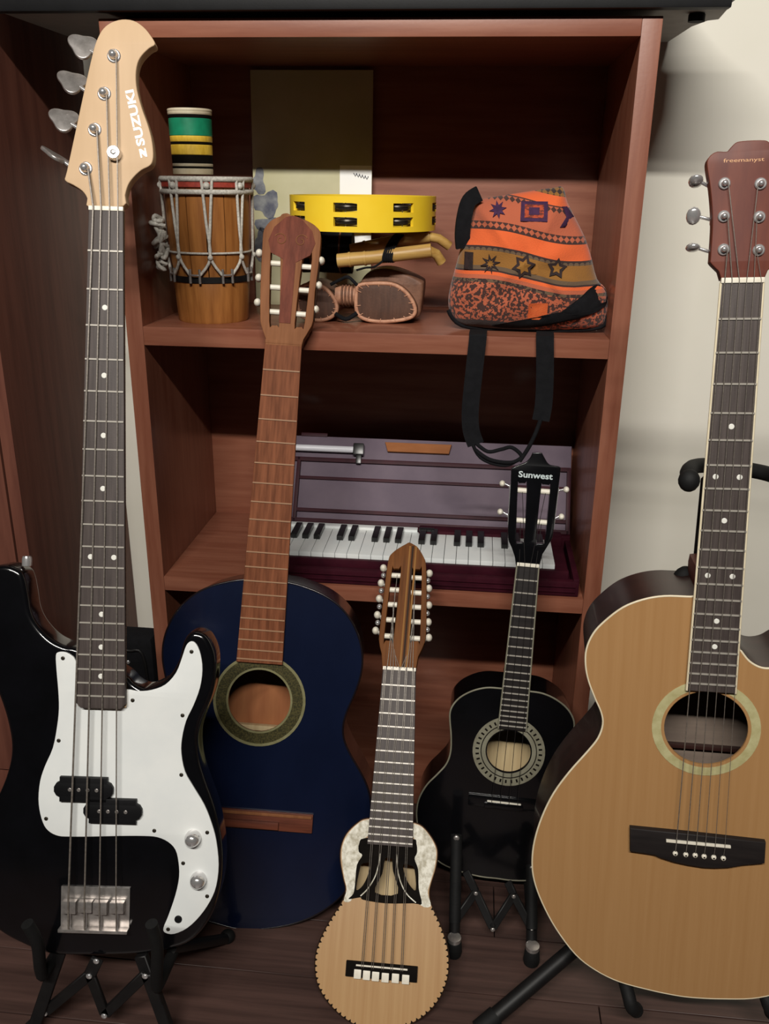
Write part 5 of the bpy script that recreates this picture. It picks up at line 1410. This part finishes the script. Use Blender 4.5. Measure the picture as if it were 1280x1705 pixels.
    bp = N('ShaderNodeBump'); bp.inputs['Strength'].default_value = 0.3; bp.inputs['Distance'].default_value = 0.002
    Lk(bn.outputs['Fac'], bp.inputs['Height']); Lk(bp.outputs['Normal'], b.inputs['Normal'])
    body.data.materials[0] = m
    # motifs woven on the front, laid on the bulged cloth
    bvh = BVHTree.FromPolygons([Vector(v) for v in vs_], [tuple(f) for f in fs])
    def front(x, z):
        for t in (1.0, 0.97, 0.94, 0.9, 0.85):
            hit = bvh.ray_cast(Vector((cx + (x - cx) * t, -0.5, cz + (z - cz) * t)), Vector((0, 1, 0)))
            if hit[0] is not None: return hit[0].y
        return -0.03
    def motif(name, shape, mat, lift=0.0024):
        cx_ = sum(p[0] for p in shape) / len(shape); cz_ = sum(p[1] for p in shape) / len(shape)
        k = len(shape); V_, F_ = [], []
        V_ += [(p[0], front(p[0], p[1]) + 0.0010, p[1]) for p in shape]
        for s_ in (1.0, 0.75, 0.5, 0.25):
            for p in shape:
                x_, z_ = cx_ + (p[0] - cx_) * s_, cz_ + (p[1] - cz_) * s_
                V_.append((x_, front(x_, z_) - lift, z_))
        V_.append((cx_, front(cx_, cz_) - lift, cz_))
        for r_ in range(4):
            F_ += [(r_ * k + i, r_ * k + (i + 1) % k, (r_ + 1) * k + (i + 1) % k, (r_ + 1) * k + i) for i in range(k)]
        F_ += [(4 * k + i, 4 * k + (i + 1) % k, 5 * k) for i in range(k)]
        return mesh(name, V_, F_, mat, root, 60)
    def star(x, z, r1, r2, pts=8, rot=0.2):
        return [((r1 if k % 2 == 0 else r2) * math.cos(math.pi * k / pts + rot) + x, (r1 if k % 2 == 0 else r2) * math.sin(math.pi * k / pts + rot) + z) for k in range(2 * pts)]
    def rect(x, z, w_, h_): return [(x - w_, z - h_), (x, z - h_), (x + w_, z - h_), (x + w_, z), (x + w_, z + h_), (x, z + h_), (x - w_, z + h_), (x - w_, z)]
    # px helper: photo measured positions in the pouch front, metres
    motif('woven_star', star(-0.050, 0.175, 0.0125, 0.006), 'purple_wool')
    motif('woven_square', rect(0.002, 0.173, 0.0190, 0.0135), 'purple_wool')
    motif('woven_square_inner', rect(0.002, 0.1732, 0.0135, 0.0090), 'orange_red_wool', 0.0030)
    motif('woven_square_core', rect(0.002, 0.1734, 0.0075, 0.0050), 'purple_wool', 0.0036)
    motif('woven_chevron', [(0.042, 0.180), (0.050, 0.180), (0.062, 0.166), (0.048, 0.152), (0.040, 0.152), (0.053, 0.166)], 'purple_wool')
    motif('woven_star', star(-0.057, 0.100, 0.0145, 0.006), 'dark_wool')
    motif('woven_star_core', star(-0.057, 0.100, 0.0060, 0.0030), 'ochre_wool', 0.0030)
    motif('woven_star', star(-0.009, 0.098, 0.0175, 0.0105, 6), 'dark_wool')
    motif('woven_star_core', star(-0.009, 0.098, 0.0110, 0.0060, 6), 'ochre_wool', 0.0030)
    motif('woven_star', star(0.039, 0.096, 0.0150, 0.0085, 5), 'dark_wool')
    motif('woven_star_core', star(0.039, 0.096, 0.0080, 0.0040, 5), 'ochre_wool', 0.0030)
    motif('woven_square', rect(-0.089, 0.103, 0.0065, 0.012), 'dark_wool')
    motif('orange_patch', rect(0.016, 0.034, 0.0140, 0.0120), 'orange_wool')
    # dark open mouth at the lower right and black trims
    lp = [(0.1001, 0.0725), (0.1147, 0.0651), (0.1183, 0.0465), (0.1001, 0.0335), (0.0637, 0.0214), (0.0227, 0.0102), (-0.0227, 0.0056), (-0.05, 0.0093), (-0.0227, 0.0158), (0.0046, 0.0223), (0.05, 0.0326), (0.0728, 0.0512), (0.0864, 0.0651)]
    motif('dark_mouth', [(p.x, p.y) for p in catmull(lp, 3)], 'black_cloth', 0.0032)
    tube('hem', [(p[0], lean(p[1]) - 0.012, p[1] + 0.002) for p in loop if p[1] < 0.03], 0.004, 'black_cloth', root, False, 2)
    lx = min(p[0] for p in loop)
    side_strap = [(-0.078, -0.004, 0.196), (-0.092, -0.008, 0.186), (-0.098, -0.010, 0.165), (-0.100, -0.010, 0.140), (-0.098, -0.006, 0.120)]
    ribbon('side_strap', side_strap, 0.022, 0.006, 'black_cloth', root, (1, 0.3, 0.3))
    for key in ('strapL', 'strapR'):
        pts = [V3(p) - c for p in Wp[key]]
        pts[0].z = max(pts[0].z, 0.006); 
        pts = [Vector((pts[0].x, -0.04, 0.004)), Vector((pts[1].x, SHY0 - c.y - 0.004, 0.003))] + pts[1:]
        ribbon('hanging_strap', pts, 0.0255, 0.003, 'black_cloth', root)
    for key, rr in (('cord1', 0.0030), ('cord2', 0.0032), ('cord3', 0.0028)):
        pts = [V3(p) - c for p in Wp[key]]
        tube('strap_cord', pts, rr, 'black_cloth', root, False, 2, None, True, 5)
build_bag()

# ------------------------------------------------------------------ melodica in its case
def build_melodica():
    c = Vector((-0.085, 1.39, ZB)); root = empty('melodica', c)
    tag(root, 'maroon melodica with piano keys lying in its open case', 'melodica')
    x0, x1 = -0.318, 0.149
    def bx(name, lo, hi, mat, bev=0.0012, par=root):
        o = box(name, lo, hi, mat, None, bev, Matrix.Translation(-c), 2); o.parent = par; return o
    z = ZB
    bx('body', (x0 - 0.02, 1.336, z + 0.018), (x1 + 0.022, 1.475, z + 0.034), 'maroon_plastic', 0.004)
    bx('front_lip', (x0 - 0.02, 1.330, z + 0.020), (x1 + 0.022, 1.338, z + 0.037), 'maroon_plastic', 0.002)
    bx('key_rail', (x0, 1.452, z + 0.030), (-0.085, 1.466, z + 0.048), 'white_key', 0.002)
    bx('upper_cover', (-0.083, 1.446, z + 0.030), (x1 + 0.02, 1.474, z + 0.050), 'maroon_plastic', 0.004)
    nk = 23; p = (x1 - x0) / nk
    for k in range(nk):
        a = x0 + p * k
        bx('white_key', (a + 0.0004, 1.339, z + 0.034), (a + p - 0.0004, 1.452, z + 0.044), 'white_key', 0.0008)
    pat = [1, 1, 1, 0, 1, 1, 0]
    for k in range(nk - 1):
        if pat[k % 7]:
            a = x0 + p * (k + 1)
            bx('black_key', (a - 0.0056, 1.396, z + 0.043), (a + 0.0056, 1.452, z + 0.0525), 'black_key', 0.0014)
    bx('catch', (-0.082, 1.444, z + 0.049), (-0.055, 1.452, z + 0.054), 'black_key', 0.001)
    # case
    cs = empty('melodica_case', (-0.085, 1.39, ZB))
    tag(cs, 'open maroon plastic case with mauve lined lid leaning back on the lower shelf', 'instrument case')
    def cxb(name, lo, hi, mat, bev=0.0012): return bx(name, lo, hi, mat, bev, cs)
    L, Rr = -0.355, 0.187
    cxb('tray_floor', (L, 1.312, z), (Rr, 1.488, z + 0.014), 'maroon_plastic', 0.003)
    cxb('tray_front', (L, 1.310, z + 0.002), (Rr, 1.322, z + 0.028), 'maroon_plastic', 0.004)
    for zz in (0.009, 0.018):
        cxb('tray_rib', (L + 0.004, 1.3075, z + zz), (Rr - 0.006, 1.312, z + zz + 0.0035), 'maroon_plastic', 0.0012)
    cxb('tray_side', (L, 1.312, z + 0.002), (L + 0.010, 1.486, z + 0.030), 'maroon_plastic', 0.003)
    cxb('tray_side', (Rr - 0.010, 1.312, z + 0.002), (Rr, 1.486, z + 0.032), 'maroon_plastic', 0.003)
    cxb('tray_back', (L, 1.478, z + 0.002), (Rr, 1.489, z + 0.040), 'maroon_plastic', 0.003)
    # lid: local x along the shelf, y up the lid, z toward the viewer
    hin = Vector((0, 1.493, z + 0.036)) - Vector((0, c.y, c.z))
    ang = math.atan2(0.092, 0.150)
    lx = Matrix.Translation(hin) @ Matrix.Rotation(R(90) - ang, 4, 'X')
    lx = Matrix.Translation(hin) @ Matrix(((1, 0, 0, 0), (0, math.sin(ang), -math.cos(ang), 0), (0, math.cos(ang), math.sin(ang), 0), (0, 0, 0, 1)))
    l0, l1 = L - c.x, Rr - c.x
    H_ = 0.166
    hx0, hx1 = -0.072 , 0.052
    def rc(a, b, c_, d_): return [(a, c_), (b, c_), (b, d_), (a, d_)]
    lid = plate('lid', [rc(l0, l1, 0, H_)], -0.006, 0.0, 'purple_lining', cs, 0.001, lx)
    for (a, b, c_, d_, hz) in ((l0 + 0.02, l1 - 0.004, H_ - 0.050, H_ - 0.042, 0.006), (l0 + 0.035, l1 - 0.004, H_ - 0.084, H_ - 0.078, 0.004), (l0 + 0.035, l1 - 0.004, 0.020, 0.027, 0.005), (l0 + 0.0, l1, 0.0, 0.008, 0.006)):
        box('lid_rib', (a, c_, -0.001), (b, d_, hz), 'maroon_plastic', cs, 0.0015, lx)
    for x in (l0 + 0.0, l0 + 0.035, l1 - 0.008):
        box('lid_rib', (x, 0.0, -0.001), (x + 0.007, H_ - 0.042, 0.006), 'maroon_plastic', cs, 0.0015, lx)
    plate('carry_handle', [[(hx0 + 0.006, H_ - 0.026), (hx1 - 0.004, H_ - 0.026), (hx1, H_ - 0.008), (hx0, H_ - 0.008)]], 0.0, 0.008, 'handle_brown', cs, 0.0015, lx)
    box('hinge_flap', (hx0 - 0.02 - 0.14, H_ - 0.001, -0.004), (hx0 - 0.11, H_ + 0.006, 0.002), 'maroon_plastic', cs, 0.001, lx)
    mp = empty('blow_pipe', (-0.30, 1.56, ZB + 0.16))
    tag(mp, 'silver blow pipe with black mouth end clipped in the case lid', 'mouthpiece')
    o2 = mp.location - Vector((c.x, c.y, c.z))
    lx2 = Matrix.Translation(-o2) @ lx
    tube('pipe', [(l0 + 0.02, H_ - 0.026, 0.009), (-0.128, H_ - 0.026, 0.009)], 0.0062, 'silver_tube', mp, False, 5, lx2)
    box('mouth_end', (-0.130, H_ - 0.036, 0.001), (-0.110, H_ - 0.014, 0.016), 'black_key', mp, 0.003, lx2)
    box('mouth_spout', (-0.124, H_ - 0.052, 0.003), (-0.114, H_ - 0.034, 0.011), 'black_key', mp, 0.002, lx2)
build_melodica()
